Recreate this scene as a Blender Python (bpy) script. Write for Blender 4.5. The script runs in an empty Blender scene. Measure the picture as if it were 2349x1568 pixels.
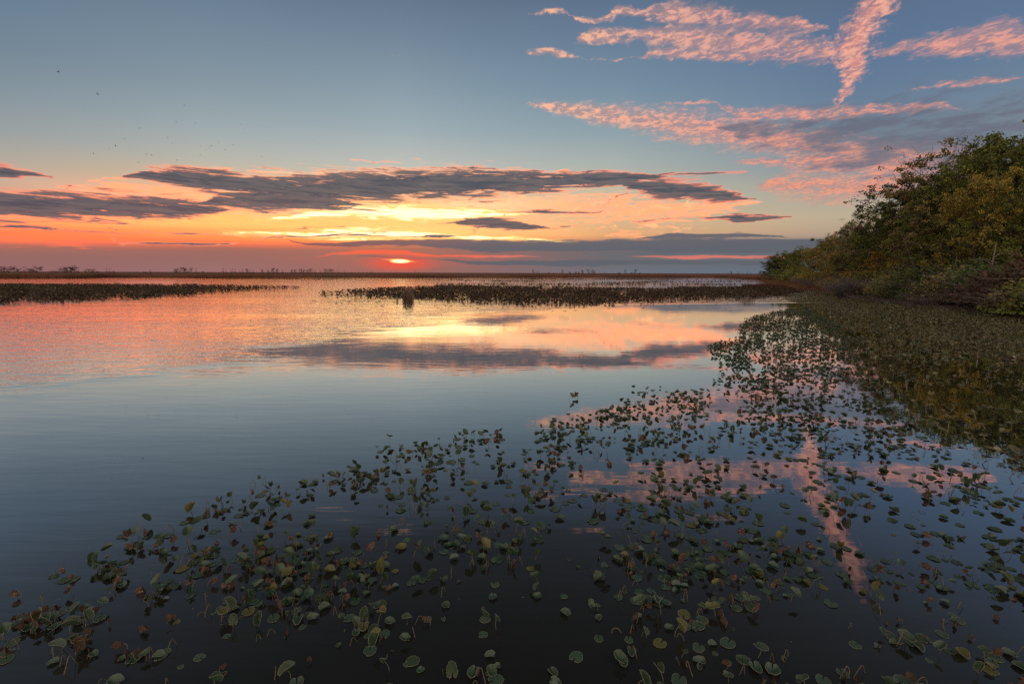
import bpy, math, random
import numpy as np
from mathutils import Vector, Matrix
R = math.radians
rng = np.random.default_rng(11)
random.seed(5)
scene = bpy.context.scene
COL = scene.collection

# ------------------------------------------------------------------ camera
W, H = 2349.0, 1568.0          # measuring grid used for directions
F = 1044.0                     # 16 mm on a 36 mm sensor
EYE = 4.8
PITCH = math.atan((784 - 625.3) / F)
ROLL = R(0.18)
cd = bpy.data.cameras.new('camera'); cam = bpy.data.objects.new('camera', cd); COL.objects.link(cam)
cd.lens = 16.0; cd.sensor_width = 36.0; cd.clip_start = 0.1; cd.clip_end = 20000
cam.matrix_world = (Matrix.Translation((0, 0, EYE)) @ Matrix.Rotation(R(90) - PITCH, 4, 'X') @ Matrix.Rotation(ROLL, 4, 'Z'))
scene.camera = cam
CM = np.array(cam.matrix_world.to_3x3())
def ray(px, py):
    v = np.array([(px - W / 2) / F, (H / 2 - py) / F, -1.0])
    return CM @ v
def ground(px, py, z=0.0):
    d = ray(px, py); t = (z - EYE) / d[2]
    return np.array([d[0] * t, d[1] * t, z])
def azel(px, py):
    d = ray(px, py)
    return math.degrees(math.atan2(d[0], d[1])), math.degrees(math.atan2(d[2], math.hypot(d[0], d[1])))
def project(P):
    q = (P - np.array([0, 0, EYE])) @ CM
    return W / 2 - F * q[:, 0] / q[:, 2], H / 2 + F * q[:, 1] / q[:, 2]

# ------------------------------------------------------------------ sky
def lin(c, k=1.0):
    o = []
    for v in c:
        v = v / 255.0
        o.append((v / 12.92 if v <= 0.04045 else ((v + 0.055) / 1.055) ** 2.4) * k)
    return (*o, 1.0)
def above(px, py):
    # a patch of sky overhead, found from where the water mirrors it
    d = ray(px, py); v = np.array([d[0], d[1], -d[2]]) @ CM
    return W / 2 - F * v[0] / v[2], H / 2 + F * v[1] / v[2]
def hot(c, k=1.5):
    r_, g_, b_, a_ = lin(c); return (r_ * k, g_ * 1.04, b_, a_)
class NT:
    def __init__(s, tree): s.t = tree
    def n(s, typ, **kw):
        nd = s.t.nodes.new(typ)
        for k, v in kw.items(): setattr(nd, k, v)
        return nd
    def put(s, sock, v):
        if hasattr(v, 'is_output') or isinstance(v, bpy.types.NodeSocket): s.t.links.new(v, sock)
        else: sock.default_value = v
    def m(s, op, a, b=None, c=None, clamp=False):
        nd = s.n('ShaderNodeMath', operation=op, use_clamp=clamp)
        s.put(nd.inputs[0], a)
        if b is not None: s.put(nd.inputs[1], b)
        if c is not None: s.put(nd.inputs[2], c)
        return nd.outputs[0]
    def v(s, op, a, b=None, scale=None):
        nd = s.n('ShaderNodeVectorMath', operation=op)
        s.put(nd.inputs[0], a)
        if b is not None: s.put(nd.inputs[1], b)
        if scale is not None: s.put(nd.inputs['Scale'], scale)
        return nd.outputs['Value'] if op in ('LENGTH', 'DOT_PRODUCT') else nd.outputs[0]
    def xyz(s, x, y, z=0.0):
        nd = s.n('ShaderNodeCombineXYZ')
        for i, q in enumerate((x, y, z)): s.put(nd.inputs[i], q)
        return nd.outputs[0]
    def sep(s, v):
        nd = s.n('ShaderNodeSeparateXYZ'); s.put(nd.inputs[0], v); return nd.outputs
    def noise(s, vec, scale, detail=4, rough=0.55, dist=0.0, out=0):
        nd = s.n('ShaderNodeTexNoise'); s.put(nd.inputs['Vector'], vec)
        nd.inputs['Scale'].default_value = scale; nd.inputs['Detail'].default_value = detail
        nd.inputs['Roughness'].default_value = rough; nd.inputs['Distortion'].default_value = dist
        return nd.outputs[out]
    def smooth(s, x, a, b, lo=0.0, hi=1.0, kind='SMOOTHSTEP'):
        nd = s.n('ShaderNodeMapRange', interpolation_type=kind); s.put(nd.inputs[0], x)
        for i, q in enumerate((a, b, lo, hi)): s.put(nd.inputs[i + 1], q)
        return nd.outputs[0]
    def mix(s, f, a, b):
        nd = s.n('ShaderNodeMix', data_type='RGBA'); s.put(nd.inputs[0], f); s.put(nd.inputs[6], a); s.put(nd.inputs[7], b)
        return nd.outputs[2]
    def add(s, a, b, f=1.0):
        nd = s.n('ShaderNodeMix', data_type='RGBA', blend_type='ADD'); s.put(nd.inputs[0], f); s.put(nd.inputs[6], a); s.put(nd.inputs[7], b)
        return nd.outputs[2]
    def ramp(s, x, stops, interp='LINEAR'):
        nd = s.n('ShaderNodeValToRGB'); s.put(nd.inputs[0], x); cr = nd.color_ramp; cr.interpolation = interp
        stops = sorted(stops, key=lambda q: q[0])
        cr.elements[0].position, cr.elements[0].color = stops[0]
        cr.elements[1].position, cr.elements[1].color = stops[-1]
        for p, c in stops[1:-1]:
            e = cr.elements.new(p); e.color = c
        return nd.outputs[0]
    def strand(s, az, el, pts, cross=False):
        # a cloud bank: centre line and half thickness along the azimuth (or, cross=True, along the elevation)
        st = []
        for x, y, h in pts:
            a, e = azel(x, y)
            if cross:
                hh = abs(azel(x + h, y)[0] - azel(x - h, y)[0]) / 2; st.append([e / 60, (a + 60) / 120, hh])
            else:
                hh = abs(azel(x, y - h)[1] - azel(x, y + h)[1]) / 2; st.append([(a + 70) / 140, e / 60, hh])
        st.sort(); dd = .014
        st = [[st[0][0] - dd, st[0][1], -2.0]] + st + [[st[-1][0] + dd, st[-1][1], -2.0]]
        st = [(min(1, max(0, p)), (min(1, max(0, c)), (h + 2) / 10, 0, 1)) for p, c, h in st]
        nd = s.n('ShaderNodeSeparateColor')
        if cross: s.put(nd.inputs[0], s.ramp(s.m('DIVIDE', el, 60.0), st)); c = s.m('MULTIPLY_ADD', nd.outputs[0], 120.0, -60.0); v = az
        else: s.put(nd.inputs[0], s.ramp(s.m('MULTIPLY_ADD', az, 1 / 140, 0.5), st)); c = s.m('MULTIPLY', nd.outputs[0], 60.0); v = el
        h = s.m('MULTIPLY_ADD', nd.outputs[1], 10.0, -2.0)
        return s.m('DIVIDE', s.m('SUBTRACT', s.m('SUBTRACT', h, .05), s.m('ABSOLUTE', s.m('SUBTRACT', v, c))), s.m('MAXIMUM', h, .3))
    def strands(s, az, el, lst):
        cur = None
        for p in lst:
            q = s.strand(az, el, p); cur = q if cur is None else s.m('MAXIMUM', cur, q)
        return cur

world = bpy.data.worlds.new('World'); scene.world = world; world.use_nodes = True
wt = world.node_tree; wt.nodes.clear(); g = NT(wt)
D = g.n('ShaderNodeTexCoord').outputs['Generated']
dx, dy, dz = g.sep(D)
az = g.m('DEGREES', g.m('ARCTAN2', dx, dy))
el = g.m('DEGREES', g.m('ARCSINE', g.m('ABSOLUTE', dz)))
P = g.xyz(az, el, 1.0)
cols = {
 0: [(0,(104,125,146)),(100,(112,131,148)),(200,(128,144,155)),(300,(150,158,160)),(370,(178,168,156)),(415,(196,168,150)),(455,(206,160,134)),(485,(240,160,118)),(525,(248,140,90)),(548,(232,120,84)),(562,(176,108,95)),(580,(150,104,99)),(620,(146,104,106))],
 500: [(0,(106,126,147)),(100,(118,138,154)),(200,(134,151,162)),(300,(157,170,173)),(370,(184,182,170)),(420,(215,182,147)),(480,(250,190,130)),(512,(253,180,105)),(540,(252,158,85)),(554,(232,124,80)),(566,(170,106,94)),(580,(150,103,99)),(600,(146,105,103)),(620,(150,110,110))],
 930: [(0,(101,119,139)),(100,(116,136,154)),(200,(134,154,167)),(300,(156,173,179)),(380,(188,190,182)),(440,(220,192,155)),(490,(246,196,126)),(530,(255,215,125)),(550,(250,170,90)),(566,(160,100,90)),(585,(150,96,94)),(600,(152,92,92)),(616,(132,92,94))],
 1400: [(0,(93,114,141)),(100,(104,127,151)),(200,(117,142,161)),(300,(140,160,169)),(380,(170,178,172)),(440,(196,186,160)),(500,(210,182,144)),(538,(226,170,118)),(556,(176,130,112)),(575,(102,103,110)),(600,(100,104,110)),(622,(106,112,122))],
 1900: [(0,(90,109,136)),(100,(92,116,147)),(200,(99,123,151)),(300,(114,134,153)),(380,(132,147,156)),(440,(166,167,156)),(500,(188,172,146)),(538,(178,154,134)),(556,(104,110,121)),(600,(95,106,118)),(622,(95,111,126))],
}
eln = g.m('DIVIDE', el, 90.0)
ramps = []
for x, rows in cols.items():
    st = [(max(0.0, azel(x, y)[1]) / 90.0, hot(c, 1.6) if x < 1000 and 470 < y < 556 else hot(c, 1.05) if x < 1000 and 400 < y <= 470 else lin(c)) for y, c in rows]
    top = rows[0][1]
    st += [(31 / 90, lin((78, 88, 101))), (40 / 90, lin((56, 62, 69))), (52 / 90, lin((42, 48, 56))), (1.0, lin((42, 48, 56)))]
    ramps.append((azel(x, 560)[0], g.ramp(eln, st)))
base = ramps[0][1]
for (a0, _), (a1, rmp) in zip(ramps, ramps[1:]):
    base = g.mix(g.smooth(az, a0, a1, kind='LINEAR'), base, rmp)
# unseen sky behind the camera: pale belt brightened to light trees and leaves
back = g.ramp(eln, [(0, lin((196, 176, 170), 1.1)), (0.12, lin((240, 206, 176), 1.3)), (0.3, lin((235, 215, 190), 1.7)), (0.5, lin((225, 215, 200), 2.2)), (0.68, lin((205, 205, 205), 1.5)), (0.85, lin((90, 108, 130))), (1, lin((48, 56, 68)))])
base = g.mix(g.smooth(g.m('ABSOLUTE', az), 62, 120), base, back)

# clouds: banks given by centre line and thickness in azimuth and elevation, broken up by noise
saz, sel = azel(918, 599)
def warp(az_, el_, sx, sy, ax, ay, detail):
    nd = g.n('ShaderNodeTexNoise', noise_dimensions='2D'); g.put(nd.inputs['Vector'], g.xyz(g.m('MULTIPLY', az_, sx), g.m('MULTIPLY', el_, sy)))
    nd.inputs['Scale'].default_value = 1.0; nd.inputs['Detail'].default_value = detail; nd.inputs['Roughness'].default_value = .62
    nd2 = g.n('ShaderNodeSeparateColor'); g.put(nd2.inputs[0], nd.outputs[1])
    return g.m('MULTIPLY_ADD', g.m('SUBTRACT', nd2.outputs[0], .5), ax, az_), g.m('MULTIPLY_ADD', g.m('SUBTRACT', nd2.outputs[1], .5), ay, el_)
def noise2(sx, sy, detail=5, rough=.62, dist=0.0, vec=None):
    nd = g.n('ShaderNodeTexNoise', noise_dimensions='2D')
    g.put(nd.inputs['Vector'], vec if vec else g.xyz(g.m('MULTIPLY', az, sx), g.m('MULTIPLY', el, sy)))
    for k, v_ in (('Scale', 1.0), ('Detail', detail), ('Roughness', rough), ('Distortion', dist)): nd.inputs[k].default_value = v_
    return nd.outputs[0]
def cen(n, k): return g.m('MULTIPLY', g.m('SUBTRACT', n, .5), k)
HIGH = [
 [(1200,238,3),(1260,243,13),(1340,257,21),(1450,271,29),(1600,292,38),(1750,315,36),(1900,338,34),(2050,350,30),(2200,350,20),(2400,340,3)],
 [(1500,240,1),(1590,236,7),(1650,240,5),(1700,266,14),(1850,262,16),(2000,252,13),(2150,246,8),(2250,250,1)],
 [(1730,428,2),(1790,422,28),(1870,428,36),(1960,428,36),(2050,420,34),(2200,400,10)],
 [(1680,370,2),(1780,370,14),(1880,372,32),(1980,375,40),(2080,380,40),(2220,400,20)]]
HTOP = [
 [(1205,28,1),(1250,28,9),(1300,26,3),(1325,50,10),(1385,46,7),(1415,28,12),(1475,26,10),(1540,34,26),(1650,40,24),(1750,52,18),(1850,60,12),(1905,62,2)],
 [(1315,90,1),(1350,84,16),(1420,80,16),(1480,78,16),(1560,88,30),(1680,94,32),(1780,104,34),(1880,116,28),(1915,120,1)],
 [(1200,117,1),(1240,118,10),(1310,128,7),(1328,130,.6),(1370,141,.6),(1410,139,6),(1458,134,1),(1500,118,14),(1600,126,12),(1750,132,9),(1900,130,1)],
 [(2005,125,1),(2080,110,20),(2180,100,28),(2280,90,36),(2349,92,34),(2480,90,3)],
 [(2080,210,1),(2160,196,7),(2240,186,10),(2330,178,7),(2420,170,1)],
 [(*above(1300,1215),1),(*above(1330,1215),9),(*above(1370,1212),9),(*above(1400,1212),1)], [(*above(1560,1190),1),(*above(1600,1185),8),(*above(1680,1190),5),(*above(1720,1190),1)]]
GREY = [[(1640,290,2),(1800,312,40),(1950,322,75),(2100,328,95),(2300,330,105),(2700,320,110)]]
TRAIL = [(1925,240,4),(1930,222,22),(1945,198,22),(1958,172,32),(1948,132,58),(1955,98,64),(1985,50,62),(2015,5,58),(2055,-50,54),(2110,-130,54),(2160,-230,46),(2200,-330,5)]
def high_clouds(sky, top):
    a2, e2 = warp(az, el, .4, .9, 3.2, 1.3, 4)
    zz = g.m('ADD', g.m('ABSOLUTE', dz), .05)
    cell = noise2(0, 0, 4, .62, .5, g.xyz(g.m('MULTIPLY', g.m('DIVIDE', dx, zz), 27.0), g.m('MULTIPLY', g.m('DIVIDE', dy, zz), 21.0)))
    big = noise2(.22, .9, 4)
    med = noise2(.5, 1.8, 5, .65, .3)
    f = g.strands(a2, e2, HIGH + (HTOP if top else []))
    gr = g.strands(az, el, GREY)
    sky = g.mix(g.m('MULTIPLY', g.smooth(g.m('ADD', gr, cen(big, 2.2)), -.5, .7), .8), sky, g.mix(g.smooth(big, .4, .6), lin((112, 122, 136)), lin((104, 106, 122))))
    d = g.smooth(g.m('ADD', g.m('MULTIPLY', f, 1.5), g.m('ADD', cen(cell, 1.9), cen(med, 3.2))), -.5, 1.6)
    veil = g.m('MULTIPLY', g.smooth(f, -.45, .6, 0, .7), g.smooth(big, .25, .6))
    d = g.m('MAXIMUM', d, veil)
    pink = g.mix(g.smooth(el, 8, 24), lin((244, 158, 128)), lin((232, 166, 152)))
    pink = g.mix(g.smooth(az, -2, 30), lin((254, 192, 158)), pink)
    pink = g.mix(g.m('MULTIPLY', g.smooth(g.m('ADD', cell, cen(med, .6)), .62, .40), .8), pink, lin((170, 134, 138)))
    shade = g.smooth(g.m('ADD', gr, g.m('ADD', cen(cell, 1.0), cen(big, 5.0))), -.2, 1.1)
    hc = g.mix(g.m('MULTIPLY', shade, .85), pink, lin((108, 114, 129)))
    sky = g.mix(g.m('MULTIPLY', d, .92), sky, hc)
    if top:
        a3, e3 = warp(az, el, .9, .9, 2.0, 1.6, 4)
        q = g.strand(a3, e3, TRAIL, cross=True)
        c = g.smooth(g.m('ADD', q, g.m('ADD', cen(noise2(1.3, 1.8, 4, .6, .5), 1.5), cen(cell, 1.2))), -.15, 1.05)
        sky = g.mix(g.m('MULTIPLY', g.m('MULTIPLY', c, .93), g.smooth(el, 35, 24, .1, 1.0)), sky, g.mix(g.smooth(cell, .4, .62), lin((216, 144, 134)), lin((248, 178, 154))))
    return sky
def patch(sky, f, colour, k, lo, hi):
    return g.mix(g.m('MULTIPLY', g.smooth(f, lo, hi), k), sky, colour)
DARK = [
 [(275,404,1),(330,398,13),(420,406,20),(560,424,26),(700,434,34),(850,430,36),(950,426,34),(1100,422,30),(1250,416,22),(1400,410,14),(1480,404,10),(1530,404,1)],
 [(1400,418,1),(1500,432,20),(1580,438,24),(1660,448,16),(1735,457,2)],
 [(-400,460,22),(0,467,28),(100,473,29),(250,475,26),(400,478,22),(480,481,13),(530,484,2)],
 [(440,468,1),(520,456,18),(600,456,24),(700,463,16),(800,468,8),(850,470,1)],
 [(-200,385,10),(0,391,13),(60,397,9),(115,402,1),(280,560,.6),(420,557,2),(560,556,1.5),(650,541,3),(720,542,1),(1035,512,.6),(1120,508,13),(1180,517,12),(1255,524,.8),(1580,499,.6),(1650,497,4),(1720,500,9),(1815,496,.6)],
 [(-200,522,2),(20,520,3),(140,526,.6),(960,541,.6),(1010,541,5),(1070,541,.6),(1170,487,.6),(1260,484,4),(1360,488,.6),(1480,402,.6),(1560,396,5),(1640,398,3),(1700,396,.6)]]
DECK = [
 [(-300,512,1),(60,508,3),(250,512,2.5),(420,514,1)], [(-300,534,2),(0,532,3),(180,536,1)], [(150,452,1),(320,448,3),(480,440,2)], [(620,524,1),(700,522,2.5),(820,520,1.5),(900,519,.5)],
 [(560,536,.6),(640,548,2),(720,560,5),(850,560,8),(950,556,11),(1050,563,15),(1250,564,16),(1450,564,18),(1650,562,20),(1800,565,22),(2000,572,24),(2300,575,30)],
 [(1430,548,.6),(1550,541,8),(1700,540,7),(1880,546,.6)],
 [(790,585,.6),(850,588,3),(880,590,3),(1000,596,3),(1080,603,6),(1300,603,8),(1600,604,7),(1800,603,7),(2100,604,6)]]
def low_clouds(sky):
    a1, e1 = warp(az, el, .12, .9, 4.0, .9, 5)
    ns = noise2(.13, 2.6, 5, .66); nf = noise2(.36, 2.8, 6, .7, .6); nl = noise2(.06, .8, 3)
    sund = g.m('ABSOLUTE', g.m('SUBTRACT', az, saz))
    # orange veils and streaks
    v1 = g.strands(a1, e1, [[(-300,530,20),(100,525,30),(400,515,34),(700,510,30),(900,505,30),(1100,505,16),(1200,505,1)], [(-300,546,7),(100,548,9),(400,550,7),(700,556,3),(850,560,1)]])
    sky = g.mix(g.m('MULTIPLY', g.smooth(g.m('ADD', v1, cen(ns, 4.2)), .0, .9), .9), sky, g.mix(g.smooth(el, 3.2, 5.2), hot((250, 128, 78), 1.8), hot((255, 206, 118), 1.6)))
    w_ = g.strands(a1, e1, [[(140,440,3),(300,434,22),(450,446,28),(600,478,24),(750,484,16),(1000,474,22),(1150,466,34),(1300,472,40),(1450,480,44),(1560,480,38),(1680,470,18),(1745,465,3)],
                            [(60,432,1),(160,430,5),(300,405,8),(420,385,6),(560,395,6),(800,398,6),(1000,394,6),(1300,392,5),(1380,540,1),(1430,536,11),(1500,546,2)]])
    wc = g.mix(g.smooth(sund, 3, 26), hot((255, 230, 176), 1.3), hot((255, 180, 128), 1.5))
    sky = g.mix(g.m('MULTIPLY', g.smooth(g.m('ADD', w_, g.m('ADD', cen(nf, 4.2), cen(ns, 1.8))), -.1, 1.1), .95), sky, wc)
    tf = noise2(.75, 1.5, 5, .62, .3)
    t_ = g.strands(a1, e1, [[(940,470,2),(1050,462,18),(1200,452,24),(1350,470,40),(1500,476,42),(1620,466,26),(1730,455,4)], [(1180,522,2),(1300,518,12),(1450,520,18),(1600,520,10),(1700,525,1)]])
    sky = g.mix(g.m('MULTIPLY', g.smooth(g.m('ADD', g.m('MULTIPLY', t_, .7), g.m('ADD', cen(tf, 6.0), cen(nf, 2.0))), .7, 1.7), .9), sky, hot((254, 196, 142), 1.25))
    # bright breaks over the sun
    b_ = g.strands(a1, e1, [[(580,506,1),(700,492,10),(820,484,20),(940,488,24),(1040,492,14),(1150,492,6),(1240,490,1)], [(500,534,1),(620,536,5),(750,536,10),(850,535,14),(950,536,12),(1050,542,7),(1180,546,4),(1320,556,1)]])
    bb = g.m('ADD', b_, g.m('ADD', cen(nf, 2.6), cen(ns, 2.2)))
    sky = patch(sky, bb, lin((255, 214, 128), 1.05), .95, -.9, .3)
    sky = patch(sky, bb, (2.2, 1.6, .8, 1), .97, .05, .8)
    # low slate deck
    dk = g.m('ADD', g.strands(a1, e1, DECK), cen(ns, .9))
    sky = g.mix(g.m('MULTIPLY', g.smooth(dk, -.02, .3), .93), sky, g.mix(g.smooth(az, -20, 0), lin((128, 96, 98)), lin((97, 100, 109))))
    # slits of colour under the deck, and the sun in its gap
    s1 = g.m('ADD', g.strands(a1, e1, [[(600,592,.6),(700,592,2),(760,580,5),(850,578,6),(920,577,8),(1000,586,5),(1080,588,5),(1180,588,5),(1260,589,.6),(1390,588,.6),(1500,588,4),(1600,590,7),(1750,589,6),(1900,588,5),(2050,588,.6)]]), cen(ns, 1.0))
    sky = patch(sky, s1, g.mix(g.smooth(sund, 3, 16), lin((255, 104, 70)), lin((222, 124, 108))), .85, 0, .6)
    u = g.m('DIVIDE', g.m('SUBTRACT', az, saz), 6.0); w = g.m('DIVIDE', g.m('SUBTRACT', el, sel - .25), 1.3)
    sky = patch(sky, g.m('SUBTRACT', 1.0, g.m('SQRT', g.m('MULTIPLY_ADD', w, w, g.m('MULTIPLY', u, u)))), lin((252, 84, 62)), .85, 0, 1)
    s2 = g.m('ADD', g.strands(a1, e1, [[(850,594,.6),(885,596,3),(918,597,6),(950,601,4),(975,602,.6)]]), cen(nf, .7))
    sky = patch(sky, s2, (1.25, .5, .12, 1), 1.0, 0, .7)
    u = g.m('DIVIDE', g.m('SUBTRACT', az, saz), 1.5); w = g.m('DIVIDE', g.m('SUBTRACT', el, sel), .30)
    sky = patch(sky, g.m('SUBTRACT', 1.0, g.m('SQRT', g.m('MULTIPLY_ADD', w, w, g.m('MULTIPLY', u, u)))), (3.0, 2.1, .9, 1), 1.0, 0, .9)
    # dark decks with lit rims
    dn = g.m('ADD', g.m('MULTIPLY_ADD', g.strands(a1, e1, DARK), 1.2, .22), g.m('ADD', g.m('ADD', cen(nf, 2.2), cen(ns, 2.6)), cen(nl, 1.2)))
    dark = g.mix(g.smooth(g.m('ADD', g.m('MULTIPLY', nf, .5), g.m('MULTIPLY', ns, .5)), .40, .58), lin((70, 76, 89)), lin((106, 98, 102)))
    dc = g.mix(g.smooth(dn, -.1, .55), g.mix(g.smooth(sund, 2, 34), hot((254, 190, 138), 1.4), hot((244, 150, 116), 1.4)), dark)
    return g.mix(g.m('MULTIPLY', g.smooth(dn, -.35, .35), .95), sky, dc)
nishita = g.n('ShaderNodeTexSky', sky_type='NISHITA')
nishita.sun_disc = False; nishita.sun_elevation = R(sel); nishita.sun_rotation = R(saz)
base = g.add(base, g.v('SCALE', nishita.outputs[0], scale=0.004))
def bgn(c):
    b = g.n('ShaderNodeBackground'); g.put(b.inputs[0], c); return b.outputs[0]
def pick(cond, yes, no):
    m_ = g.n('ShaderNodeMixShader'); g.put(m_.inputs[0], cond); g.put(m_.inputs[1], no); g.put(m_.inputs[2], yes); return m_.outputs[0]
tiny = g.smooth(g.m('ADD', g.strands(az, el, [[(860,127,.2),(898,127,3),(922,126,3),(940,127,.2)], [(*above(690,1172),.5),(*above(740,1170),12),(*above(800,1172),10),(*above(830,1172),.5)], [(*above(850,1216),1),(*above(890,1214),12),(*above(930,1212),12),(*above(960,1212),1)]]), cen(noise2(2.0, 4.0, 3), 1.6)), .1, .8)
clear = bgn(g.mix(g.m('MULTIPLY', tiny, .7), base, lin((226, 176, 158))))
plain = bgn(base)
hi = bgn(high_clouds(base, True))
lo_l = bgn(low_clouds(base))
lo_r = bgn(low_clouds(high_clouds(base, False)))
upper = pick(g.m('LESS_THAN', az, -4.0), clear, hi)
lower = pick(g.m('LESS_THAN', az, 16.0), lo_l, lo_r)
front = pick(g.m('GREATER_THAN', el, 14.6), upper, lower)
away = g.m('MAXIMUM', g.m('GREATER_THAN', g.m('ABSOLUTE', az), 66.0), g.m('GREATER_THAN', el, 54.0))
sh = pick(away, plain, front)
wo = g.n('ShaderNodeOutputWorld'); wt.links.new(sh, wo.inputs[0])
world.cycles.sampling_method = 'MANUAL'; world.cycles.sample_map_resolution = 512

scene.view_settings.view_transform = 'Standard'; scene.view_settings.look = 'None'
scene.view_settings.exposure = 0.0; scene.view_settings.gamma = 1.0
scene.render.resolution_x = 1024; scene.render.resolution_y = 683
scene.cycles.use_adaptive_sampling = True; scene.cycles.adaptive_threshold = 0.01; scene.cycles.adaptive_min_samples = 48
scene.cycles.use_denoising = False
scene.cycles.max_bounces = 6; scene.cycles.sample_clamp_indirect = 4.0

# ------------------------------------------------------------------ helpers
def tag(o, label=None, cat=None, group=None, kind=None):
    if label: o['label'] = label
    if cat: o['category'] = cat
    if group: o['group'] = group
    if kind: o['kind'] = kind
    return o
def empty(name, loc=(0, 0, 0)):
    o = bpy.data.objects.new(name, None); COL.objects.link(o); o.location = loc; o.empty_display_size = 0.1
    return o
class MB:
    def __init__(s): s.V = []; s.F = []; s.n = 0
    def add(s, V, F, mat=0):
        V = np.asarray(V, float).reshape(-1, 3); F = np.asarray(F, int)
        s.V.append(V); s.F.append((F + s.n, mat)); s.n += len(V)
    def tube(s, pts, rad, sides=5, mat=0):
        pts = np.asarray(pts, float); k = len(pts)
        t = np.gradient(pts, axis=0); t /= np.linalg.norm(t, axis=1)[:, None] + 1e-9
        up = np.where(np.abs(t[:, 2:3]) > 0.9, np.array([[1.0, 0, 0]]), np.array([[0, 0, 1.0]]))
        a = np.cross(t, up); a /= np.linalg.norm(a, axis=1)[:, None] + 1e-9; b = np.cross(t, a)
        th = np.arange(sides) * 2 * math.pi / sides
        V = pts[:, None] + np.asarray(rad, float).reshape(-1, 1, 1) * (a[:, None] * np.cos(th)[None, :, None] + b[:, None] * np.sin(th)[None, :, None])
        i = np.arange(k - 1)[:, None] * sides; j = np.arange(sides)[None]; j2 = (j + 1) % sides
        Fq = np.stack([i + j, i + j2, i + sides + j2, i + sides + j], -1).reshape(-1, 4)
        s.add(V.reshape(-1, 3), Fq, mat)
    def build(s, name, mats, parent=None, smooth=True):
        me = bpy.data.meshes.new(name)
        V = np.concatenate(s.V); me.vertices.add(len(V)); me.vertices.foreach_set('co', V.ravel().astype(np.float32))
        loops = np.concatenate([f.ravel() for f, _ in s.F]); tot = np.concatenate([np.full(len(f), f.shape[1]) for f, _ in s.F])
        mi = np.concatenate([np.full(len(f), m) if np.isscalar(m) else np.asarray(m) for f, m in s.F])
        me.loops.add(len(loops)); me.loops.foreach_set('vertex_index', loops.astype(np.int32))
        me.polygons.add(len(tot)); me.polygons.foreach_set('loop_start', (np.cumsum(tot) - tot).astype(np.int32))
        me.polygons.foreach_set('material_index', mi.astype(np.int32))
        me.polygons.foreach_set('use_smooth', np.full(len(tot), smooth, dtype=bool))
        for m in (mats if isinstance(mats, (list, tuple)) else [mats]): me.materials.append(m)
        me.update(calc_edges=True); me.validate()
        o = bpy.data.objects.new(name, me); COL.objects.link(o); o.parent = parent
        return o
def merge(tpl, pos, rot, scl, mats):
    """many transformed copies of template (V, tris) as arrays; rot (n,3,3)"""
    V, Ft = tpl; n = len(pos)
    VV = np.einsum('nij,nkj->nki', rot, V[None] * scl[:, None, None] if scl.ndim == 1 else V[None] * scl[:, None, :]) + pos[:, None]
    FF = Ft[None] + (np.arange(n) * len(V))[:, None, None]
    return VV.reshape(-1, 3), FF.reshape(-1, Ft.shape[1]), np.repeat(mats, len(Ft))
def rot_rand(n, tilt):
    """rotation: random yaw after a tilt of up to `tilt` radians about a random axis"""
    a = rng.uniform(0, 2 * math.pi, n); b = rng.uniform(0, 2 * math.pi, n); t = np.abs(rng.normal(0, 1, n)) * tilt
    def rz(q): c, s_, z, o = np.cos(q), np.sin(q), 0 * q, 0 * q + 1; return np.stack([np.stack([c, -s_, z], -1), np.stack([s_, c, z], -1), np.stack([z, z, o], -1)], 1)
    def rx(q): c, s_, z, o = np.cos(q), np.sin(q), 0 * q, 0 * q + 1; return np.stack([np.stack([o, z, z], -1), np.stack([z, c, -s_], -1), np.stack([z, s_, c], -1)], 1)
    return rz(a) @ rx(t) @ rz(b)
def material(name, c1, c2, scale=1.0, rough=0.6, spec=0.3, transl=0.0, coords='Object', c3=None, fine=None, bump=0.0):
    m = bpy.data.materials.new(name); m.use_nodes = True; t = m.node_tree; t.nodes.clear(); q = NT(t)
    co = q.n('ShaderNodeTexCoord').outputs[coords] if coords != 'World' else q.n('ShaderNodeNewGeometry').outputs['Position']
    n1 = q.noise(co, scale, 4, 0.6)
    c = q.mix(q.smooth(n1, 0.38, 0.62), (*c1, 1), (*c2, 1))
    if c3: c = q.mix(q.smooth(q.noise(co, scale * 2.7 + 0.13, 3, 0.6), 0.56, 0.68), c, (*c3, 1))
    if fine: c = q.mix(q.smooth(q.noise(co, fine, 2, 0.6), 0.35, 0.7, 0, 0.5), c, (c1[0] * 0.35, c1[1] * 0.35, c1[2] * 0.35, 1))
    p = q.n('ShaderNodeBsdfPrincipled'); t.links.new(c, p.inputs['Base Color']); p.inputs['Roughness'].default_value = rough
    p.inputs['Specular IOR Level'].default_value = spec
    if bump:
        b = q.n('ShaderNodeBump'); b.inputs['Strength'].default_value = bump; b.inputs['Distance'].default_value = 0.02
        t.links.new(q.noise(co, scale * 6, 4), b.inputs['Height']); t.links.new(b.outputs[0], p.inputs['Normal'])
    out = q.n('ShaderNodeOutputMaterial'); sh = p.outputs[0]
    if transl:
        tr = q.n('ShaderNodeBsdfTranslucent'); t.links.new(c, tr.inputs[0]); mx = q.n('ShaderNodeMixShader'); mx.inputs[0].default_value = transl
        t.links.new(sh, mx.inputs[1]); t.links.new(tr.outputs[0], mx.inputs[2]); sh = mx.outputs[0]
    t.links.new(sh, out.inputs[0]); return m

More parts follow.
